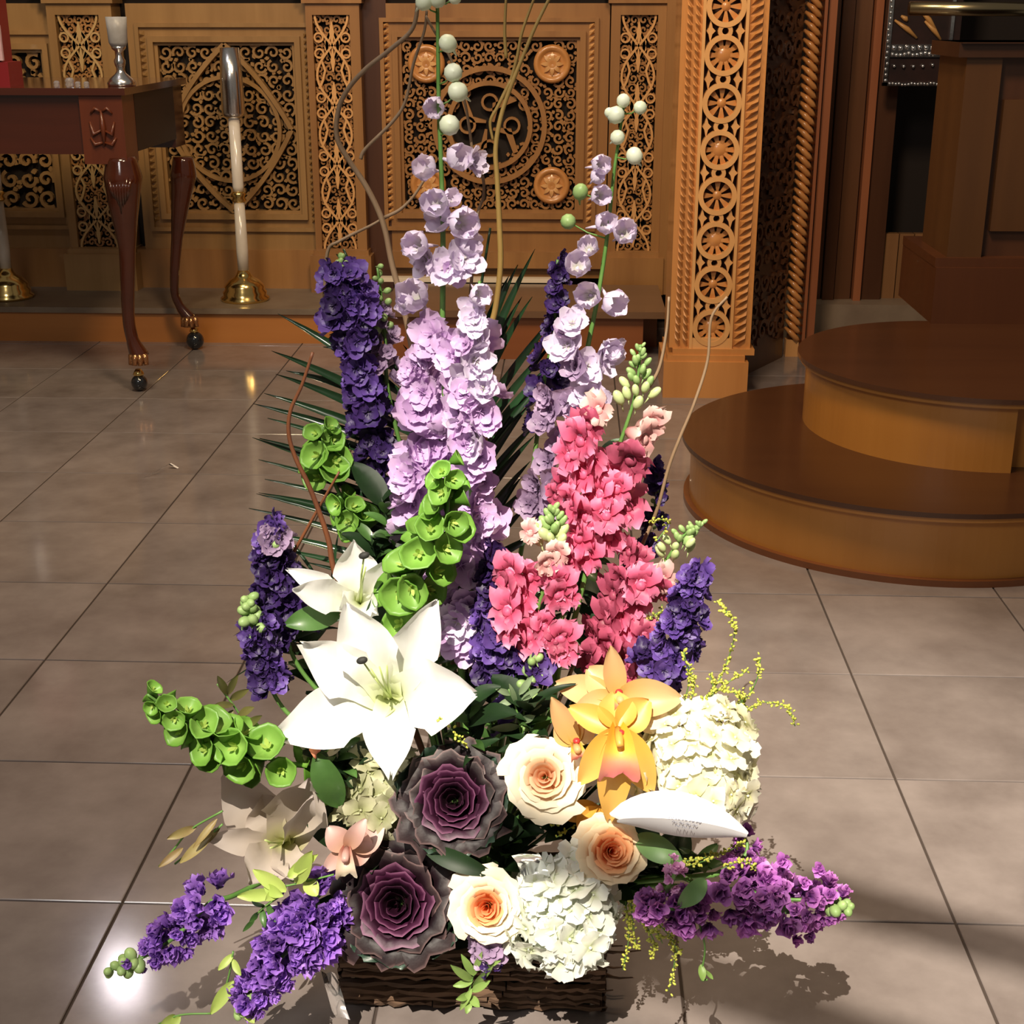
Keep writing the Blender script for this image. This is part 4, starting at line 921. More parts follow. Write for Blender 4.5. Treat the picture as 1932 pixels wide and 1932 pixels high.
spike('magenta_stock', 'long magenta stock stretching to the far right over the tiles', 'flower',
      [(1600, 1712), (1540, 1700), (1470, 1695), (1400, 1680), (1320, 1675), (1230, 1670)], [1.36, 1.37, 1.38, 1.39, 1.42, 1.5],
      [(.0, .12, 12, (4, 26), lambda: bg(), (1.1, 1.6), 'bud', .5), (.08, .46, 30, (30, 62), lambda: mg(), (.75, 1.1), 'floret', .3), (.42, .70, 34, (50, 62), lambda: mg(), (.95, 1.25), 'floret', .2)])
spike('magenta_stock', 'shorter magenta stock below the white card', 'flower',
      [(1215, 1705), (1240, 1712), (1290, 1715), (1330, 1700), (1300, 1660), (1240, 1650)], [1.37, 1.37, 1.38, 1.40, 1.44, 1.5],
      [(.0, .65, 34, (16, 40), lambda: mg(), (.85, 1.1), 'floret', .3)])
spike('magenta_stock', 'small magenta sprig behind the right end of the white card', 'flower',
      [(1400, 1570), (1410, 1595), (1400, 1620), (1350, 1650)], [1.47, 1.46, 1.45, 1.44],
      [(.0, .8, 12, (10, 22), lambda: mg(), (.6, .8), 'floret', .3)])
spike('pink_sprig', 'pair of pale pink buds below the peach rose at right', 'flower',
      [(1268, 1620), (1272, 1650), (1262, 1672), (1250, 1690)], [1.36, 1.36, 1.37, 1.42],
      [(.0, .8, 8, (8, 16), lambda: lib('pb', lambda: pompom(.012, mat('pink_lilac_petal', (.78, .42, .72), .5, trans=.3), 7), 2), (.8, 1.0), 'floret', .3)], down=False)
spike('mauve_sprig', 'small mauve flower cluster hanging over the planter rim, bottom centre', 'flower',
      [(925, 1830), (925, 1800), (925, 1775), (930, 1740)], [1.38, 1.39, 1.40, 1.44],
      [(.0, .9, 20, (22, 34), lambda: l3() if rnd() < .5 else dv(), (.4, .6), 'floret', .2)], down=False)

for (a, b, r) in ((1515, 1745, 22), (1500, 1768, 18), (1528, 1765, 16), (1545, 1640, 18), (1475, 1625, 20)):
    at(mg, 'floret', bpy.data.objects['magenta_stock'], a, b, 1.365, r, .016)
# ---- pink snapdragons
def snap(label, px, Y, fl, tips, stem=STEM, name='pink_snapdragon'):
    pts = [P(a, b, Y + .015) for a, b in px]; r_ = root(name, pts[-1], label, 'flower', None)
    line = stemobj(r_, pts, .0014, .0045)
    for (a, b, r, kind) in fl:
        at({'p': pk, 'd': dp, 'w': pp}[kind], 'floret', r_, a, b, Y + U(-.015, .01), r * 1.22, .022, (U(-.5, .5) + (a - px[min(2, len(px) - 1)][0]) * .008, -.9, U(-.2, .3)), .25, U(-.5, .5))
    ln = bez(pts, 8)
    for (t0, t1, n, r0, r1, s0, s1) in tips:
        for i in range(n):
            u = (i + .5) / n; c, tg = samp(ln, t0 + (t1 - t0) * u); a = i * 2.4
            o_ = Vector((math.cos(a), -abs(math.sin(a)) * .8 + .1, .3)); put(lib('sb', lambda: bud(.006, BUDG, 1.8), 2) if u < .7 else lib('sbw', lambda: bud(.006, mat('pale_green_bud', (.66, .76, .40), .45, 0, (.50, .62, .26), 30, trans=.2), 1.8), 2), 'bud', r_, c + o_ * PX(r0 + (r1 - r0) * u, c.y) * U(.6, 1.1), o_ + Vector((0, 0, .9)) + rv3(.3), 0, (s0 + (s1 - s0) * u) * U(.45, .65))
    return r_
snap('tall pink snapdragon with green budded tip and blush top flowers, right of the delphinium', [(1208, 650), (1205, 700), (1195, 760), (1165, 850), (1130, 950), (1110, 1060), (1080, 1180), (1040, 1300)], 1.60,
     [(1130, 772, 28, 'w'), (1112, 800, 30, 'd'), (1228, 795, 28, 'w'), (1212, 825, 34, 'w'), (1098, 828, 36, 'p'), (1075, 860, 30, 'p'), (1118, 860, 34, 'p'), (1105, 890, 36, 'p'), (1190, 862, 38, 'd'), (1165, 885, 30, 'p'), (1195, 885, 28, 'd'),
      (1070, 910, 28, 'p'), (1135, 930, 30, 'p'), (1165, 920, 30, 'p'), (1180, 950, 40, 'p'), (1145, 970, 32, 'p'), (1085, 950, 34, 'p'), (1105, 970, 34, 'p'), (1050, 935, 20, 'd'), (1150, 1005, 36, 'p'), (1095, 1010, 34, 'p'), (1110, 1040, 36, 'p'), (1080, 1050, 30, 'p')],
     [(.0, .30, 24, 5, 38, .7, 1.7)])
snap('pink snapdragon with a pale budded tip, lower and left of the tall pink one', [(1045, 955), (1042, 1000), (1040, 1060), (1020, 1130), (1000, 1200), (980, 1300)], 1.55,
     [(1000, 1005, 20, 'w'), (1050, 1045, 24, 'w'), (1030, 1060, 22, 'w'), (965, 1078, 34, 'p'), (1000, 1085, 30, 'p'), (960, 1110, 36, 'd'), (985, 1125, 34, 'p'), (960, 1150, 34, 'p'), (975, 1170, 32, 'p'), (1000, 1195, 36, 'p'), (975, 1205, 30, 'd'), (990, 1228, 34, 'p'), (1025, 1180, 26, 'p'), (960, 1190, 24, 'p')],
     [(.0, .3, 18, 6, 32, 1.0, 2.0)])
snap('short stem of pink snapdragon blooms, between the centre and right ones', [(1065, 1070), (1063, 1130), (1060, 1200), (1052, 1280), (1040, 1340)], 1.545,
     [(1058, 1095, 30, 'p'), (1052, 1118, 30, 'p'), (1075, 1120, 22, 'p'), (1060, 1200, 32, 'p'), (1062, 1225, 28, 'p'), (1048, 1208, 22, 'd')], [])
snap('dusky pink snapdragon at right, its green budded tip leaning outward', [(1325, 985), (1290, 1010), (1255, 1060), (1215, 1110), (1180, 1180), (1150, 1260), (1110, 1340)], 1.60,
     [(1190, 1040, 24, 'd'), (1205, 1060, 26, 'd'), (1250, 1092, 26, 'w'), (1245, 1108, 28, 'd'), (1210, 1100, 34, 'p'), (1180, 1095, 30, 'd'), (1205, 1130, 32, 'p'), (1160, 1120, 32, 'd'), (1175, 1150, 36, 'p'), (1150, 1165, 32, 'd'), (1185, 1180, 28, 'p'), (1130, 1200, 32, 'd'), (1155, 1215, 30, 'd'), (1185, 1240, 32, 'd'), (1215, 1200, 28, 'd'), (1190, 1270, 24, 'p'), (1115, 1240, 28, 'd'), (1140, 1260, 28, 'd')],
     [(.0, .30, 24, 5, 42, .7, 1.6)])

# ---- bells of Ireland
bell_ = lambda: lib('bell', lambda: bellcup(.016, BELL), 3)
seed_ = lambda: lib('seed', lambda: bellseed(.016), 2)
def bells(label, px, Y, n, r0, r1, reach=1.0, t1=1.0, down=True, bias=.9):
    if not isinstance(Y, (list, tuple)): Y = [Y] * len(px)
    pts = [P(a, b, y) for (a, b), y in zip(px, Y)]; r_ = root('bells_of_ireland', pts[-1], label, 'flower'); ln = bez(pts, 8)
    stemobj(r_, pts, .0015, .004, down=down)
    n = int(n * .85)
    for i in range(n):
        u = (i + .5) / n; c, tg = samp(ln, min(.99, max(0, u * t1 + U(-.015, .015)))); tg = -tg; a = i * 2.4 + U(-.5, .5)
        side = tg.cross(VIEW).normalized(); f2 = side.cross(tg); f2 = f2 if f2.dot(VIEW) > 0 else -f2
        o_ = side * math.cos(a) + f2 * (math.sin(a)); rp = (r0 + (r1 - r0) * min(1, u * 1.6)); s = PX(rp, c.y) / .016
        q = c + o_ * PX(rp, c.y) * .95 * reach; fc = o_ * U(.6, 1.3) + tg * bias * U(0, .9) + VIEW * U(.2, 1.2) + rv3(.35)
        o = put(bell_(), 'bell', r_, q, fc, U(0, 6), (s * U(.85, 1.2), s * U(.85, 1.15), s * U(1.1, 1.5)))
        k = bpy.data.objects.new('seed_head', seed_()); C.objects.link(k); k.parent = o
    return r_
bells('bright green bells of Ireland at the centre, in front of the lavender delphinium', [(842, 868), (845, 920), (842, 975), (815, 1030), (785, 1085), (765, 1130), (750, 1200)], [1.50, 1.50, 1.50, 1.51, 1.53, 1.55, 1.6], 44, 17, 32, 1.15)
bells('shaded bells of Ireland at upper left before the palm leaves', [(608, 805), (612, 850), (622, 890), (640, 930), (680, 1010), (760, 1120)], 1.70, 16, 16, 26, 1.0, .42)
bells('darker bells of Ireland below the upper left one, under the violet larkspur', [(640, 935), (665, 975), (690, 1010), (730, 1080), (790, 1180)], 1.69, 14, 16, 22, 1.0, .42)
bells('bells of Ireland stretching out to the left above the tiles', [(278, 1310), (320, 1340), (370, 1375), (420, 1400), (480, 1420), (540, 1440), (640, 1450)], [1.40, 1.41, 1.42, 1.43, 1.44, 1.47, 1.55], 34, 16, 34, 1.0, .78)
bells('small dark green bells cluster beside the lower left lily', [(585, 1400), (595, 1430), (610, 1470), (640, 1520)], 1.50, 9, 22, 26, .8, .8, True)

# ---- white lilies
def lily(label, Y, cen, petals, m, anther=None, stam=(), facing=None, depth=.05):
    c = P(*cen, Y + depth); r_ = root('white_lily', c, label, 'flower')
    for (tx, ty, dy, wpx, bulge, side) in petals:
        tip = P(tx, ty, Y + dy); W = PX(wpx, Y)
        mid = c.lerp(tip, .52) + VIEW * bulge
        MB().blade(c, mid, tip, W * 1.22, VIEW + Vector((side, 0, .0)), 14, 8, 'lily', .32, .13, 2.2, .12, ph=U(0, 6)).obj('petal', m, r_)
    for (tx, ty, an) in stam:
        tip = P(tx, ty, Y - .035); mm = MB().tube([c, c.lerp(tip, .6) + VIEW * .015, tip], [.0016, .0013, .001], 6); so = mm.obj('stamen', FILA, r_)
        if an: q = MB().ball(tip, .0045, 8, 6, 1.5, Vector((1, 0, .3))); ao = bpy.data.objects.new('anther', q.mesh('anther', ANTH)); C.objects.link(ao); ao.parent = so; 
    stemobj(r_, [c - VIEW * .0, c - VIEW * .03 + Vector((0, 0, -.02)), c - VIEW * .05 + Vector((0, 0, -.06))], .004, .004)
    return r_
lily('largest white lily, wide open towards the camera, left of centre', 1.47, (738, 1318),
     [(656, 1138, .03, 50, .035, -.1), (822, 1132, .04, 42, .03, .25), (897, 1308, .0, 62, .03, .3), (738, 1458, -.04, 42, .045, 0), (528, 1388, .0, 52, .045, -.25), (572, 1212, .02, 48, .03, -.3)], LILY,
     stam=((683, 1246, 1), (700, 1262, 0), (716, 1258, 0), (708, 1280, 0), (730, 1256, 0)))
lily('second white lily just behind and above the largest one', 1.55, (680, 1138),
     [(668, 1018, .05, 38, .0, 0), (758, 1050, .02, 26, .03, .3), (552, 1112, -.02, 28, .03, -.3), (545, 1075, .04, 20, .04, -.3), (715, 1160, -.03, 26, .02, 0), (640, 1150, -.02, 26, .02, 0)], LILY,
     stam=((687, 1048, 1), (690, 1070, 0)))
lily('blush white lily at lower left, shaded, cupped upwards', 1.44, (535, 1590),
     [(425, 1452, .04, 52, .0, -.2), (585, 1465, .02, 58, .0, .2), (590, 1500, -.02, 26, .03, .6), (388, 1580, .0, 24, .02, -.1), (470, 1670, -.03, 42, .02, 0), (555, 1660, -.01, 30, .02, .2), (500, 1490, .05, 50, .0, 0)], LILYS,
     stam=((500, 1585, 0), (510, 1600, 0)))
# green lily leaves behind
def leaf(label, a, b, Y0, Y1, wpx, m=GRN, bend=.02, name='green_leaf', cat='leaf', N=None, prof='oval', cup=.2):
    p, q = P(*a, Y0), P(*b, Y1); r_ = MB().blade(p, (p + q) / 2 + Vector((0, -bend, bend * .6)), q, PX(wpx, (Y0 + Y1) / 2), N or VIEW, 12, 5, prof, cup, .02, 1).obj(name, m)
    return tag(r_, label, cat)
leaf('mid green lily leaf arching left of the second lily', (640, 1160), (540, 1178), 1.58, 1.55, 24)
leaf('dark leaf hidden between the second lily and the green bells', (700, 1240), (760, 1070), 1.56, 1.58, 34, DGRN)
leaf('broad dark leaf between the lower lily and the grey green hydrangea', (650, 1600), (585, 1470), 1.50, 1.50, 42, DGRN)
leaf('mid green leaf with ribs, right under the pink throated orchid', (640, 1520), (598, 1420), 1.47, 1.47, 30, GRN)
leaf('pale green leaf between the peach rose and the white card', (1200, 1580), (1285, 1625), 1.42, 1.39, 26, mat('mid_green_leaf', (.18, .32, .12), .45, 0, (.12, .24, .08), 12, trans=.2))
leaf('green leaf under the right end of the magenta stock stem', (1420, 1690), (1490, 1722), 1.38, 1.37, 12, mat('mid_green_leaf', (1, 1, 1)))
leaf('yellow green leaf among the magenta stock', (1330, 1660), (1280, 1710), 1.37, 1.36, 20, mat('mid_green_leaf', (1, 1, 1)))
leaf('dark shiny leaf below the upper kale head', (800, 1600), (930, 1650), 1.43, 1.41, 20, DGRN)
leaf('dark leaf right of the upper kale head', (900, 1560), (985, 1560), 1.50, 1.49, 36, DGRN)

# ---- pale yellow green leaves at lower left
def sprig(label, stems, leaves, Y, m, name='pale_leaf_sprig', bs_=1.2):
    r_ = root(name, P(*stems[0][-1], Y), label, 'foliage')
    for s_ in stems: MB().tube(bez([P(a, b, Y + .005) for a, b in s_], 5), .0013, 5).obj('stem', STEM, r_)
    for (a, b, c_, d_, wd) in leaves:
        p, q = P(a, b, Y + U(0, .01)), P(c_, d_, Y - U(0, .02)); MB().blade(p, (p + q) / 2 + VIEW * .006, q, PX(wd, Y), VIEW + rv3(.3), 7, 4, 'oval', .25).obj('leaf', m, r_)
    return r_
sprig('yellow green leaf sprig in front of the lower left lily', [[(470, 1680), (520, 1675), (570, 1665), (630, 1650)]],
      [(520, 1685, 448, 1690, 14), (540, 1680, 478, 1640, 16), (525, 1680, 500, 1700, 10), (560, 1665, 590, 1605, 18), (545, 1650, 600, 1612, 12), (560, 1640, 545, 1655, 10), (580, 1660, 598, 1690, 16), (500, 1672, 535, 1690, 12)], 1.40, LGRN)
sprig('yellow green leaves hanging lowest at the left bottom edge', [[(440, 1795), (432, 1840), (420, 1880)], [(300, 1932), (340, 1915), (400, 1912)]],
      [(440, 1850, 398, 1912, 14), (462, 1895, 480, 1930, 12), (445, 1890, 470, 1915, 10), (330, 1915, 300, 1940, 10), (340, 1918, 318, 1945, 9), (440, 1800, 412, 1830, 8), (440, 1810, 455, 1840, 8)], 1.37, LGRN)
sprig('grey green budded sprig beside the big purple stock', [[(480, 1730), (500, 1710), (530, 1690)]],
      [(490, 1720, 470, 1740, 6), (495, 1715, 500, 1750, 7), (480, 1735, 458, 1758, 5), (505, 1705, 520, 1740, 7), (500, 1710, 475, 1700, 6)], 1.40, GRN)
sprig('thin brownish green buds reaching left of the lower lily', [[(300, 1635), (330, 1600), (360, 1565), (420, 1530)], [(330, 1630), (380, 1590), (420, 1555)]],
      [(345, 1600, 300, 1636, 8), (370, 1560, 315, 1582, 10), (400, 1575, 340, 1628, 11), (410, 1545, 365, 1600, 7), (415, 1560, 372, 1602, 8)], 1.43, mat('olive_bud', (.30, .26, .09), .5, 0, (.20, .12, .05), 20))
sprig('brownish green filler sprig above the left bells', [[(410, 1290), (440, 1330), (470, 1370), (510, 1400)]],
      [(430, 1310, 410, 1275, 8), (430, 1310, 450, 1272, 7), (435, 1320, 470, 1300, 8), (440, 1330, 405, 1330, 7), (440, 1340, 425, 1370, 8), (450, 1350, 480, 1335, 9), (460, 1360, 440, 1385, 8), (465, 1370, 495, 1350, 8), (480, 1380, 500, 1410, 8)], 1.47, mat('olive_leaf', (.12, .11, .03), .45, 0, (.06, .06, .02), 20))
sprig('bright green leafy sprig hanging over the planter front', [[(880, 1900), (890, 1850), (905, 1800)]],
      [(892, 1850, 850, 1820, 9), (892, 1850, 855, 1860, 8), (895, 1840, 870, 1800, 8), (892, 1860, 930, 1820, 8), (890, 1870, 925, 1850, 8), (888, 1875, 860, 1885, 8), (888, 1880, 905, 1900, 9), (886, 1885, 880, 1912, 8), (893, 1840, 910, 1795, 7), (893, 1830, 945, 1812, 7), (890, 1865, 868, 1905, 7)], 1.385, mat('fresh_green', (.30, .44, .12), .45, 0, (.20, .34, .08), 20, trans=.25))
sprig('single green stalk hanging right of the white hydrangea', [[(1318, 1738), (1330, 1790), (1322, 1845), (1335, 1848)]],
      [(1322, 1820, 1326, 1850, 8), (1330, 1830, 1345, 1848, 5)], 1.37, mat('fresh_green', (1, 1, 1)))

# ---- roses
def headframe(px, py, Y, tilt=(0, 0)):
    c = P(px, py, Y); f = (VIEW + Vector((tilt[0], 0, tilt[1]))).normalized(); s = f.cross(Vector((0, 0, 1))).normalized() * -1; return c, f, s, f.cross(s)
def rose(label, px, py, Y, rpx, mo, mi, tilt=(0, 0), name='rose', n=26, frill=.05, outer=None, nout=0, inner_r=.09, growth=1.0, mm=None, cat='flower'):
    c, f, s, t = headframe(px, py, Y, tilt); R = PX(rpx, Y); r_ = root(name, c - f * R * .6, label, cat)
    M = Matrix((s, t, f)).transposed()
    kale = name == 'ornamental_kale'
    for i in range(n):
        u = i / (n - 1); a = i * 2.40 + U(-.15, .15); rho = R * (inner_r + (1 - inner_r) * u ** growth)
        zr = R * ((.30 - .50 * u ** 1.7) if not kale else (.18 - .30 * u ** 1.3)) + R * U(-.03, .03)
        span = (1.25 - .55 * u) * (1.0 if not kale else 1.12)
        mt = mi if u < .45 else ((mm or mo) if u < .62 else mo)
        MB().shell(M, c, a, span, rho, zr, -R * .55, rho * .22, 8, 10, frill * (.3 + .7 * u), .04 + .22 * u, U(0, 6), .07, .22, .75 if u < .5 else .62).obj('petal' if not kale else 'leaf', mt, r_)
    for i in range(nout):
        a = i * 2 * math.pi / nout + U(-.2, .2); d = Vector((math.cos(a), math.sin(a), 0)); rad = R * U(1.08, 1.25)
        MB().blade(c + M @ (d * R * .2 + Vector((0, 0, -R * .6))), c + M @ (d * rad * .8 + Vector((0, 0, -R * .45))), c + M @ (d * rad + Vector((0, 0, -R * U(.1, .3)))), R * .48, M @ Vector((-d.x * .3, -d.y * .3, 1)), 8, 10, 'round', .12, frill, 2.5, ph=U(0, 6)).obj('leaf', outer, r_)
    stemobj(r_, [c - f * R * .5, c - f * R * 1.0 + Vector((0, 0, -R * .4))], .0035, .004)
    return r_
rose('cream rose with a warm centre, left of the yellow orchid', 1026, 1465, 1.44, 74, ROSEC, mat('cream_rose_heart', (1, 1, 1), .48, 0, (.97, .93, .9), 20, trans=.25, grad=[(0, (.80, .36, .16)), (1, (.90, .66, .46))]), (-.1, .1), n=24)
rose('apricot centred rose just below the white card', 1156, 1606, 1.40, 62, ROSEM, ROSEI, (.1, .1), n=28, mm=ROSEI)
rose('cream edged rose with an apricot heart, left of the white hydrangea', 918, 1713, 1.38, 70, ROSEC, ROSEI, (-.1, .0), n=28)
# ---- ornamental kale
rose('upper ornamental kale head, dark purple ruffled leaves, in the centre', 855, 1510, 1.44, 98, KALEO, KALE, (-.05, .1), 'ornamental_kale', 26, .115, KALEG, 9, .07, .9, KALE)
rose('lower ornamental kale head, larger and darker, above the planter', 745, 1708, 1.42, 112, KALEO, KALE, (-.12, .05), 'ornamental_kale', 26, .115, KALEG, 9, .07, .9, KALE)
# ---- hydrangeas
def hydrangea(label, px, py, Y, rpx, m, key, n=95, sq=1.0):
    c = P(px, py, Y); R = PX(rpx, Y); r_ = root('hydrangea', c, label, 'flower')
    fn = lambda: lib(key, lambda: hydfloret(.017, m), 4)
    for i in range(n):
        z = 1 - 2 * (i + .5) / n; a = i * 2.39996; q = Vector((math.sqrt(1 - z * z) * math.cos(a), math.sqrt(1 - z * z) * math.sin(a), z))
        if q.dot(VIEW) < -.35: continue
        lump = 1 + .09 * math.sin(q.x * 5 + px) + .08 * math.sin(q.z * 6 + py) + .05 * math.sin(q.y * 9)
        put(fn(), 'floret', r_, c + Vector((q.x * sq, q.y, q.z)) * R * U(.80, 1.0) * lump, q + rv3(.55), U(0, 6), U(1.0, 1.5))
    MB().ball(c, R * .66, 14, 10).obj('flower_core', mat('hydrangea_core', (.42, .46, .20), .8), r_)
    stemobj(r_, [c - VIEW * R * .6, c - VIEW * R * .8 + Vector((0, 0, -R * .5))], .004, .004)
hydrangea('large cream hydrangea at right, brightly lit, behind the white card', 1312, 1442, 1.46, 118, HYD, 'hyd', 130, .98)
hydrangea('white hydrangea spilling over the right front of the planter', 1062, 1724, 1.41, 114, HYDW, 'hydw', 130, .95)
hydrangea('greenish white hydrangea in shade beneath the largest lily', 718, 1490, 1.53, 104, HYDG, 'hydg', 120)

# ---- orchids
def orchid(label, c0, Y, petals, lip, m, spots=(), name='orchid', lipm=ORCHL):
    c = P(*c0, Y); r_ = root(name, c, label, 'flower')
    for (tx, ty, dy, wpx, bul) in petals:
        tip = P(tx, ty, Y + dy); MB().blade(c, c.lerp(tip, .5) + VIEW * bul, tip, PX(wpx, Y), VIEW, 10, 6, 'oval', .28, .02, 1, .06).obj('petal', m, r_)
    if lip:
        (tx, ty, wpx) = lip; tip = P(tx, ty, Y - .03); L = MB().blade(c, c.lerp(tip, .5) + VIEW * .03, tip, PX(wpx, Y), VIEW, 10, 8, 'fan', .5, .10, 2).obj('lip', lipm, r_)
        MB().tube([c, c.lerp(tip, .2) + VIEW * .020, c.lerp(tip, .35) + VIEW * .028], [.004, .005, .004], 8).obj('column', m, r_)
    for (a, b, rr_) in spots: MB().ball(P(a, b, Y - .012), PX(rr_ * .75, Y), 10, 6, .8).obj('throat_spot', ORCHR, r_)
    return r_
orchid('large yellow cymbidium orchid with a red marked lip, right of the cream rose', (1165, 1375), 1.42,
       [(1075, 1335, .02, 26, .01), (1225, 1322, .02, 34, .0), (1160, 1310, .03, 38, .01), (1095, 1475, -.01, 30, .02), (1228, 1490, -.01, 34, .02), (1150, 1545, .0, 34, .02)], (1166, 1462, 44), ORCH, ((1172, 1382, 9),))
orchid('peach cymbidium orchid behind, with one upright curled sepal', (1165, 1315), 1.47,
       [(1152, 1218, .0, 22, .0), (1110, 1262, .03, 34, .0), (1050, 1290, .04, 30, .0), (1282, 1318, -.01, 36, .02), (1085, 1340, .0, 26, .01)], (1172, 1335, 16), ORCHP, ((1168, 1306, 10),))
orchid('shaded tan cymbidium orchid tucked behind the cream rose', (1085, 1405), 1.47,
       [(1040, 1315, .0, 22, .0), (1055, 1350, .01, 30, .0), (1110, 1340, .01, 28, .0), (1060, 1450, .0, 24, .0)], (1092, 1430, 18), ORCHP, ((1088, 1398, 10),))
orchid('yellow orchid petals under the cream rose, deep in the bouquet', (1130, 1520), 1.46,
       [(1095, 1570, .0, 26, .0), (1160, 1560, .0, 26, .0), (1060, 1540, .01, 22, .0)], None, ORCH)
orchid('blush orchid turned sideways, left of the lower kale', (655, 1600), 1.42,
       [(620, 1560, .0, 26, .01), (690, 1545, -.01, 18, .02), (700, 1600, .02, 34, .0), (612, 1642, .0, 16, .01), (720, 1560, .04, 34, .0)], (655, 1650, 24), ORCHB, ((640, 1640, 5),), lipm=mat('blush_lip', (1, 1, 1), .4, trans=.25, grad=[(0, (.5, .15, .12)), (1, (.88, .80, .62))]))
orchid('cream orchid with a pink throat peeping under the largest lily', (602, 1398), 1.50,
       [(560, 1430, .0, 30, .0), (650, 1400, .0, 28, .0), (610, 1450, .0, 34, .0), (560, 1390, .0, 24, .0)], (606, 1412, 22), mat('cream_orchid', (1, 1, 1), .42, trans=.25, grad=[(0, (.70, .55, .30)), (1, (.78, .74, .60))]), (), lipm=mat('coral_lip', (1, 1, 1), .4, trans=.25, grad=[(0, (.85, .50, .10)), (1, (.80, .26, .20))]))
# ---- white card
cr = root('white_card', P(1290, 1550, 1.38), 'folded white card with faint grey writing, tucked under the cream hydrangea', 'card')
def bent(pts, yy, name, th=.0006):
    m = MB(); n = len(pts); m.add([P(a, b, y) for (a, b), y in zip(pts, yy)], [tuple(range(n))]); return m
MB().blade(P(1150, 1535, 1.395), P(1285, 1500, 1.335), P(1412, 1572, 1.375), PX(36, 1.38), Vector((0, -.75, .75)), 14, 6, 'oval', -.12).obj('card_face', PAPER, cr)
MB().blade(P(1165, 1552, 1.372), P(1290, 1566, 1.322), P(1408, 1580, 1.362), PX(34, 1.37), Vector((.05, -.85, -.5)), 14, 6, 'oval', -.1).obj('card_front', PAPER, cr)
m = MB()
for k in range(3):
    for j in range(5 - k):
        a0_ = 1262 + j * 13 + k * 6; b0_ = 1543 + k * 8 + j * 2.2
        m.tube([P(a0_, b0_, 1.336), P(a0_ + 3, b0_ - 3, 1.336), P(a0_ + 6, b0_ + 1, 1.336), P(a0_ + 9, b0_ - 1, 1.336)], .0004, 4)
m.obj('writing', INK, cr)['kind'] = 'stuff'
# ---- cellophane wrap showing beside the planter and between the blooms
def crinkle(label, px, Y, sc_):
    m = MB(); vs = []; n = len(px)
    for (a, b) in px:
        for k in range(4): vs.append(P(a + sc_ * k, b + U(-4, 4), Y + U(-.012, .012)))
    m.add(vs, [(i * 4 + j, i * 4 + j + 1, (i + 1) * 4 + j + 1, (i + 1) * 4 + j) for i in range(n - 1) for j in range(3)])
    return tag(m.obj('cellophane_piece', CELLO), label, 'wrapping')
crinkle('crinkled clear cellophane hanging down beside the left end of the planter', [(606, 1835), (612, 1855), (620, 1880), (626, 1905), (634, 1922)], 1.44, 9)
crinkle('clear cellophane scrap between the lower rose and the white hydrangea', [(965, 1612), (975, 1630), (985, 1650)], 1.37, 18)

# ---- palm fronds
def frond(label, rib, Y, tips, wpx=6.5):
    if not isinstance(Y, (list, tuple)): Y = [Y] * len(rib)
    pts = [P(a, b, y) for (a, b), y in zip(rib, Y)]; r_ = root('palm_frond', pts[-1], label, 'foliage')
    ln = bez(pts, 8); stemobj(r_, pts, .0016, .004, PALM, 'rib')
    for (tx, ty, bt) in tips:
        bt = min(.97, bt + .17)
        c, _ = samp(ln, bt); tip = P(tx, ty, c.y + U(-.03, .05)); md = c.lerp(tip, .5) + Vector((0, -.01, .015))
        MB().blade(c, md, tip, PX(wpx, c.y), VIEW + rv3(.25), 9, 3, 'grass', .35).obj('leaflet', PALM, r_)
    return r_
L1 = [(524, 592, .30), (512, 662, .36), (520, 706, .40), (498, 742, .44), (478, 762, .46), (505, 790, .50), (490, 828, .55), (476, 826, .58), (488, 868, .60), (488, 930, .64), (500, 905, .62), (484, 932, .67), (470, 960, .70), (480, 1000, .74), (610, 655, .22), (618, 520, .12), (612, 640, .18), (700, 560, .06), (636, 480, .02), (690, 530, .03), (575, 1060, .80), (540, 700, .34), (520, 1035, .77)]
frond('wide palm frond fanning out to the left behind the flowers', [(648, 470), (690, 560), (735, 660), (770, 770), (805, 900), (840, 1040), (870, 1180)], [1.80, 1.79, 1.78, 1.76, 1.74, 1.72, 1.68], L1, 9.5)
L2 = [(1010, 470, .30), (978, 500, .26), (960, 520, .22), (1005, 560, .34), (1062, 578, .40), (1050, 640, .44), (985, 560, .32), (1035, 690, .48), (1010, 720, .50), (1000, 760, .54), (1050, 690, .50), (1010, 820, .60), (1000, 870, .66), (1020, 900, .68), (1040, 1000, .74), (985, 900, .70), (760, 650, .40), (745, 720, .46), (735, 780, .50), (720, 830, .56), (715, 880, .60), (728, 930, .66), (1000, 950, .74), (1030, 780, .57), (1130, 1080, .80)]
frond('palm frond standing upright behind the delphiniums, leaflets to the right', [(925, 430), (905, 560), (890, 700), (880, 850), (885, 1000), (890, 1150)], [1.84, 1.83, 1.81, 1.79, 1.76, 1.72], L2, 9)
frond('small palm frond low on the right behind the snapdragons', [(1130, 1040), (1125, 1120), (1115, 1200), (1090, 1290)], 1.72, [(1095, 1080, .25), (1090, 1110, .35), (1085, 1140, .45), (1160, 1070, .3), (1165, 1110, .4), (1165, 1150, .5), (1085, 1170, .6), (1165, 1185, .65)], 4)
frond('thin palm leaflets at left behind the violet larkspur', [(560, 1060), (620, 1110), (680, 1180), (740, 1260)], 1.70, [(440, 1200, .2), (425, 1290, .4), (470, 1260, .3), (520, 990, .05), (640, 1000, .2), (700, 1060, .4)], 3.5)

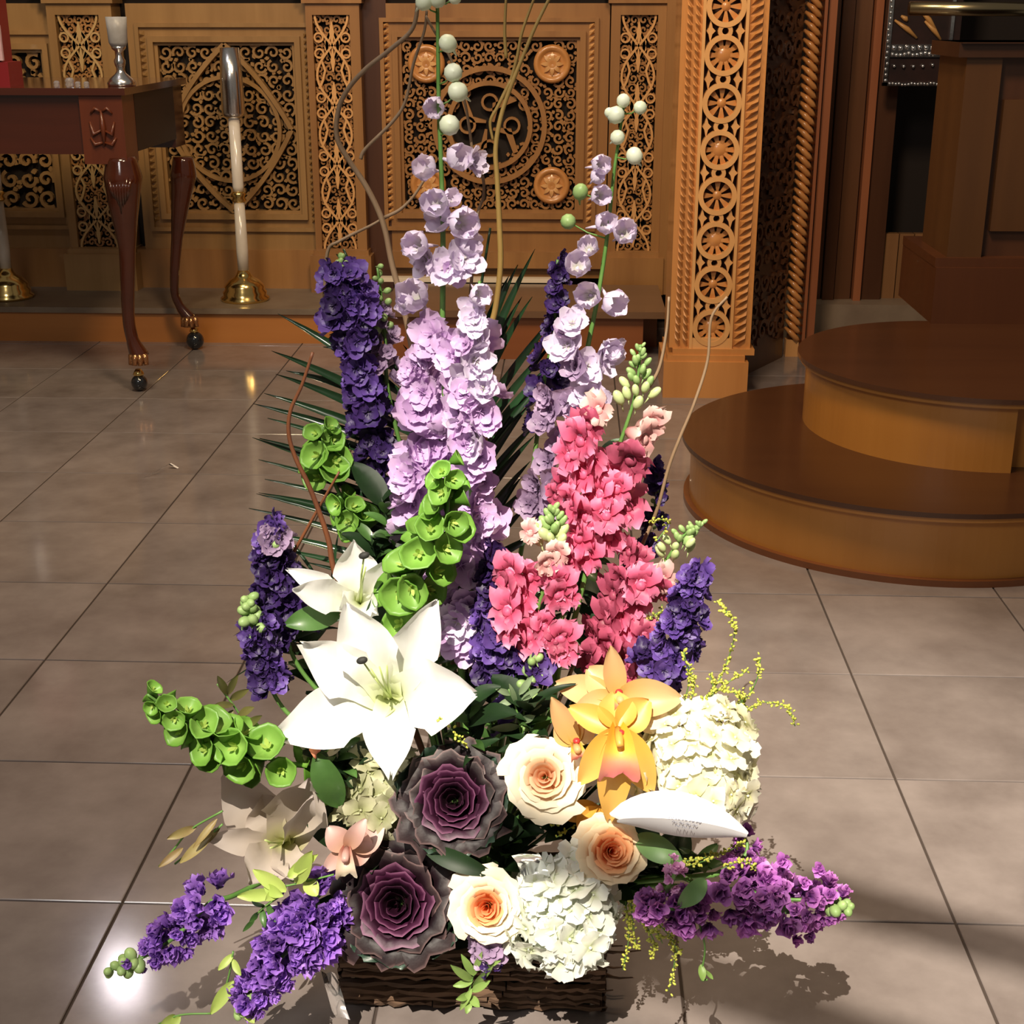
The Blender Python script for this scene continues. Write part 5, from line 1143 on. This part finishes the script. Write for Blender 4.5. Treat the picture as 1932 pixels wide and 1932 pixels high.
# ---- curly willow branches
def branch(label, px, Y, r0, r1, m=TWIG, forks=()):
    pts = [P(a, b, Y) for a, b in px]; r_ = root('willow_branch', pts[-1], label, 'branch')
    ln = bez(pts, 6); k = len(ln) - 1
    r0 *= 1.9; r1 *= 1.35
    full = ln + bez([ln[-1], ln[-1].lerp(BC, .5), BC], 3)[1:]
    MB().tube(full, [r0 + (r1 - r0) * min(1, i / k) for i in range(len(full))], 7).obj('stem', m, r_)
    for f_ in forks:
        g_ = bez([P(a, b, Y + .01) for a, b in f_], 6); MB().tube(g_, [.0016 + (.0009) * i / len(g_) for i in range(len(g_))], 5).obj('twig', m, r_)
branch('wavy grey willow branch curling up at the left towards the top edge', [(790, -20), (780, 50), (740, 90), (690, 130), (655, 170), (638, 210), (636, 260), (660, 305), (690, 350), (715, 400), (728, 440), (740, 500), (770, 620), (800, 800), (830, 1000), (850, 1200)], 1.70, .0013, .0030, TWIG,
       ([(805, 20), (800, 60), (780, 120), (765, 190), (740, 230), (690, 280), (680, 300)], [(800, 340), (780, 370), (755, 395), (722, 412)], [(722, 412), (700, 425), (640, 455), (618, 475), (612, 560)]))
branch('straight yellow willow branch rising right of the tallest delphinium', [(1040, -10), (1010, 50), (985, 110), (965, 160), (945, 220), (935, 280), (938, 340), (942, 420), (944, 500), (935, 580), (920, 650), (915, 800), (905, 1000), (890, 1200)], 1.68, .0010, .0034, TWIGY,
       ([(955, -10), (952, 60), (955, 110)], [(1010, -10), (985, 60), (975, 110), (960, 165)], [(930, 265), (925, 230), (940, 200), (965, 150)]))
branch('thin willow twig looping beside the tallest delphinium, right of its upper florets', [(803, 30), (820, 60), (850, 110), (876, 190), (885, 240), (893, 290), (910, 330), (912, 370), (900, 410), (890, 520), (880, 700), (870, 1000)], 1.69, .0008, .0016, TWIG)
branch('long thin willow twig arching at the far right before the carved column', [(1372, 560), (1342, 600), (1335, 680), (1310, 760), (1285, 820), (1262, 880), (1240, 960), (1215, 1020), (1170, 1120), (1080, 1260)], 1.64, .0008, .0020, TWIG,
       ([(1262, 560), (1258, 620), (1245, 690), (1225, 730)],))
branch('reddish brown willow branch at left, bending through the palm leaflets', [(590, 665), (570, 725), (548, 775), (545, 820), (558, 865), (580, 910), (600, 960), (620, 1020), (633, 1085), (680, 1200), (760, 1320)], 1.60, .0010, .0030, TWIGR, ([(640, 890), (600, 960), (555, 1040)],))

# ---- goldenrod
def plume(label, sprays, Y, dens=1.0, name='goldenrod'):
    r_ = root(name, P(*sprays[0][-1], Y), label, 'flower'); rr2 = random.Random(len(label))
    st_ = MB(); bl = MB()
    for sp_ in sprays:
        ln = bez([P(a, b, Y + rr2.uniform(-.015, .015)) for a, b in sp_], 6); st_.tube(ln, .0007, 4)
        L = sum((ln[i + 1] - ln[i]).length for i in range(len(ln) - 1)); n = int(L * 420 * dens)
        for i in range(n):
            c, tg = samp(ln, min(.999, rr2.random() ** 1.15)); d = Vector((rr2.uniform(-1, 1), rr2.uniform(-1, .6), rr2.uniform(-.4, 1))).normalized()
            bl.ball(c + d * rr2.uniform(.001, .006), rr2.uniform(.0011, .0021), 5, 3, 1.5, d)
    st_.obj('stems', STEM, r_); bl.obj('blossoms', GOLD, r_)['kind'] = 'stuff'
    return r_
plume('goldenrod spray fanning out at right above the cream hydrangea', [[(1355, 1135), (1385, 1180), (1375, 1240), (1340, 1310), (1290, 1350)], [(1435, 1240), (1425, 1290), (1390, 1330), (1320, 1350)], [(1410, 1265), (1370, 1290), (1330, 1320)], [(1340, 1270), (1345, 1310), (1310, 1340)], [(1500, 1370), (1485, 1335), (1440, 1325), (1400, 1345), (1350, 1360)], [(1395, 1300), (1400, 1340), (1380, 1375)], [(1300, 1255), (1310, 1300), (1290, 1340)],
      [(1290, 1230), (1300, 1280), (1290, 1330)], [(1350, 1300), (1390, 1310), (1410, 1350)]], 1.50, 1.3)
plume('drooping goldenrod at the right end of the planter', [[(1262, 1870), (1272, 1820), (1270, 1780), (1240, 1740), (1200, 1700)], [(1230, 1810), (1235, 1780), (1215, 1740), (1190, 1710)], [(1175, 1830), (1185, 1780), (1185, 1740), (1180, 1700)], [(1200, 1790), (1195, 1750), (1190, 1700)], [(1250, 1780), (1235, 1750), (1200, 1700)], [(1280, 1800), (1262, 1760), (1220, 1710)]], 1.41, 1.3)
plume('goldenrod strip under the white card', [[(1400, 1592), (1370, 1608), (1330, 1618), (1290, 1625)], [(1345, 1620), (1310, 1630), (1270, 1640)], [(1430, 1640), (1400, 1625), (1360, 1640)]], 1.385, 1.6)
plume('small goldenrod tip right of the largest lily', [[(828, 1355), (845, 1370), (862, 1388), (880, 1410)]], 1.47, 1.2)
plume('tiny yellow blossoms by the right snapdragon tip', [[(1225, 985), (1245, 980), (1260, 990), (1240, 1020)], [(1275, 1135), (1262, 1150), (1235, 1160), (1210, 1190)], [(1250, 1140), (1240, 1170), (1220, 1200)]], 1.60, 1.0)
plume('dark green and yellow filler under the cream rose', [[(1040, 1560), (1060, 1540), (1090, 1530)], [(1050, 1580), (1080, 1560), (1110, 1550)]], 1.45, 1.0)

# ---- green filler leaves deep in the bouquet
lg = [leafmesh(.05, .011, DGRN), leafmesh(.065, .016, DGRN), leafmesh(.04, .008, GRN), leafmesh(.055, .006, DGRN, prof='grass')]
def filler(label, px, Y, n, spread, gmix=.3, sc_=1.0):
    pts = [P(a, b, Y) for a, b in px]; r_ = root('greenery_stem', pts[-1], label, 'foliage', 'greenery stems'); ln = bez(pts, 6)
    stemobj(r_, pts, .0012, .003, DGRN)
    for i in range(n):
        c, tg = samp(ln, (i + .5) / n); a = i * 2.4; d = Vector((math.cos(a), math.sin(a) * .8, U(.1, .8))).normalized()
        me = lg[2] if rnd() < gmix else random.choice(lg)
        o = bpy.data.objects.new('leaf', me); C.objects.link(o); o.parent = r_
        y = d; z = (Vector((0, -.4, 1)) - y * y.dot(Vector((0, -.4, 1)))).normalized(); x = y.cross(z)
        M = Matrix((x, y, z)).transposed().to_4x4(); M = Matrix.Translation(c - wl(r_)) @ M @ Matrix.Diagonal((sc_ * U(.7, 1.2),) * 3 + (1,)); o.matrix_basis = M
    return r_
spots = [((720, 940), (750, 1060), (780, 1180), 'dark greenery behind the green bells at centre'), ((700, 1010), (720, 1100), (760, 1200), 'dark greenery above the second lily'), ((920, 1240), (925, 1330), (930, 1420), 'dark greenery between lily and cream rose'),
         ((880, 1330), (890, 1400), (900, 1460), 'dark greenery above the upper kale head'), ((1000, 1330), (1000, 1400), (990, 1480), 'greenery left of the orchids'), ((560, 1200), (600, 1280), (660, 1380), 'dark greenery left of the largest lily'),
         ((820, 1130), (815, 1220), (830, 1320), 'greenery between largest lily and lavender florets'), ((1010, 1100), (1020, 1200), (1020, 1300), 'greenery between the pink snapdragons'), ((1140, 1090), (1120, 1180), (1100, 1290), 'greenery behind the right snapdragons'),
         ((1180, 1700), (1150, 1680), (1110, 1660), 'greenery right of the white hydrangea'), ((1240, 1640), (1210, 1650), (1160, 1640), 'greenery under the apricot rose'), ((640, 1760), (680, 1740), (720, 1700), 'dark greenery left of the lower kale'),
         ((870, 1640), (850, 1620), (840, 1600), 'dark greenery between the two kale heads'), ((960, 1560), (960, 1600), (950, 1640), 'dark greenery between the roses'), ((1330, 1640), (1280, 1650), (1220, 1640), 'greenery behind the magenta stock'),
         ((880, 1100), (890, 1180), (900, 1280), 'dark greenery behind the violet larkspur'), ((620, 1420), (650, 1450), (700, 1500), 'dark greenery beside the shaded hydrangea'), ((1080, 1600), (1070, 1570), (1050, 1540), 'greenery between cream and apricot roses'),
         ((1130, 860), (1120, 950), (1100, 1080), 'dark greenery inside the tall snapdragon'), ((1200, 1350), (1190, 1400), (1150, 1460), 'greenery behind the yellow orchid'), ((700, 1640), (720, 1620), (760, 1600), 'dark greenery right of the blush orchid')]
for i, (a, b, c_, lb) in enumerate(spots):
    o = filler(lb, (a, b, c_), 1.60 if i in (9, 10, 11, 12, 13, 14, 17, 20) and False else (1.66 if a[1] < 1300 else 1.50), 20, 40)
    del o['group']
sprig('grey green budded sprig hanging under the snapdragons at centre', [[(960, 1300), (975, 1340), (985, 1400)], [(1000, 1280), (990, 1330), (985, 1400)]],
      [(965, 1310, 935, 1300, 6), (970, 1320, 940, 1330, 7), (975, 1330, 960, 1290, 6), (980, 1310, 1005, 1275, 7), (985, 1320, 1020, 1300, 8), (985, 1340, 1022, 1330, 7), (980, 1345, 945, 1355, 7), (985, 1360, 1010, 1350, 8), (980, 1370, 925, 1375, 8), (985, 1330, 1000, 1310, 6)], 1.50, mat('sage_leaf', (.26, .34, .20), .5, 0, (.16, .24, .12), 20, trans=.15))
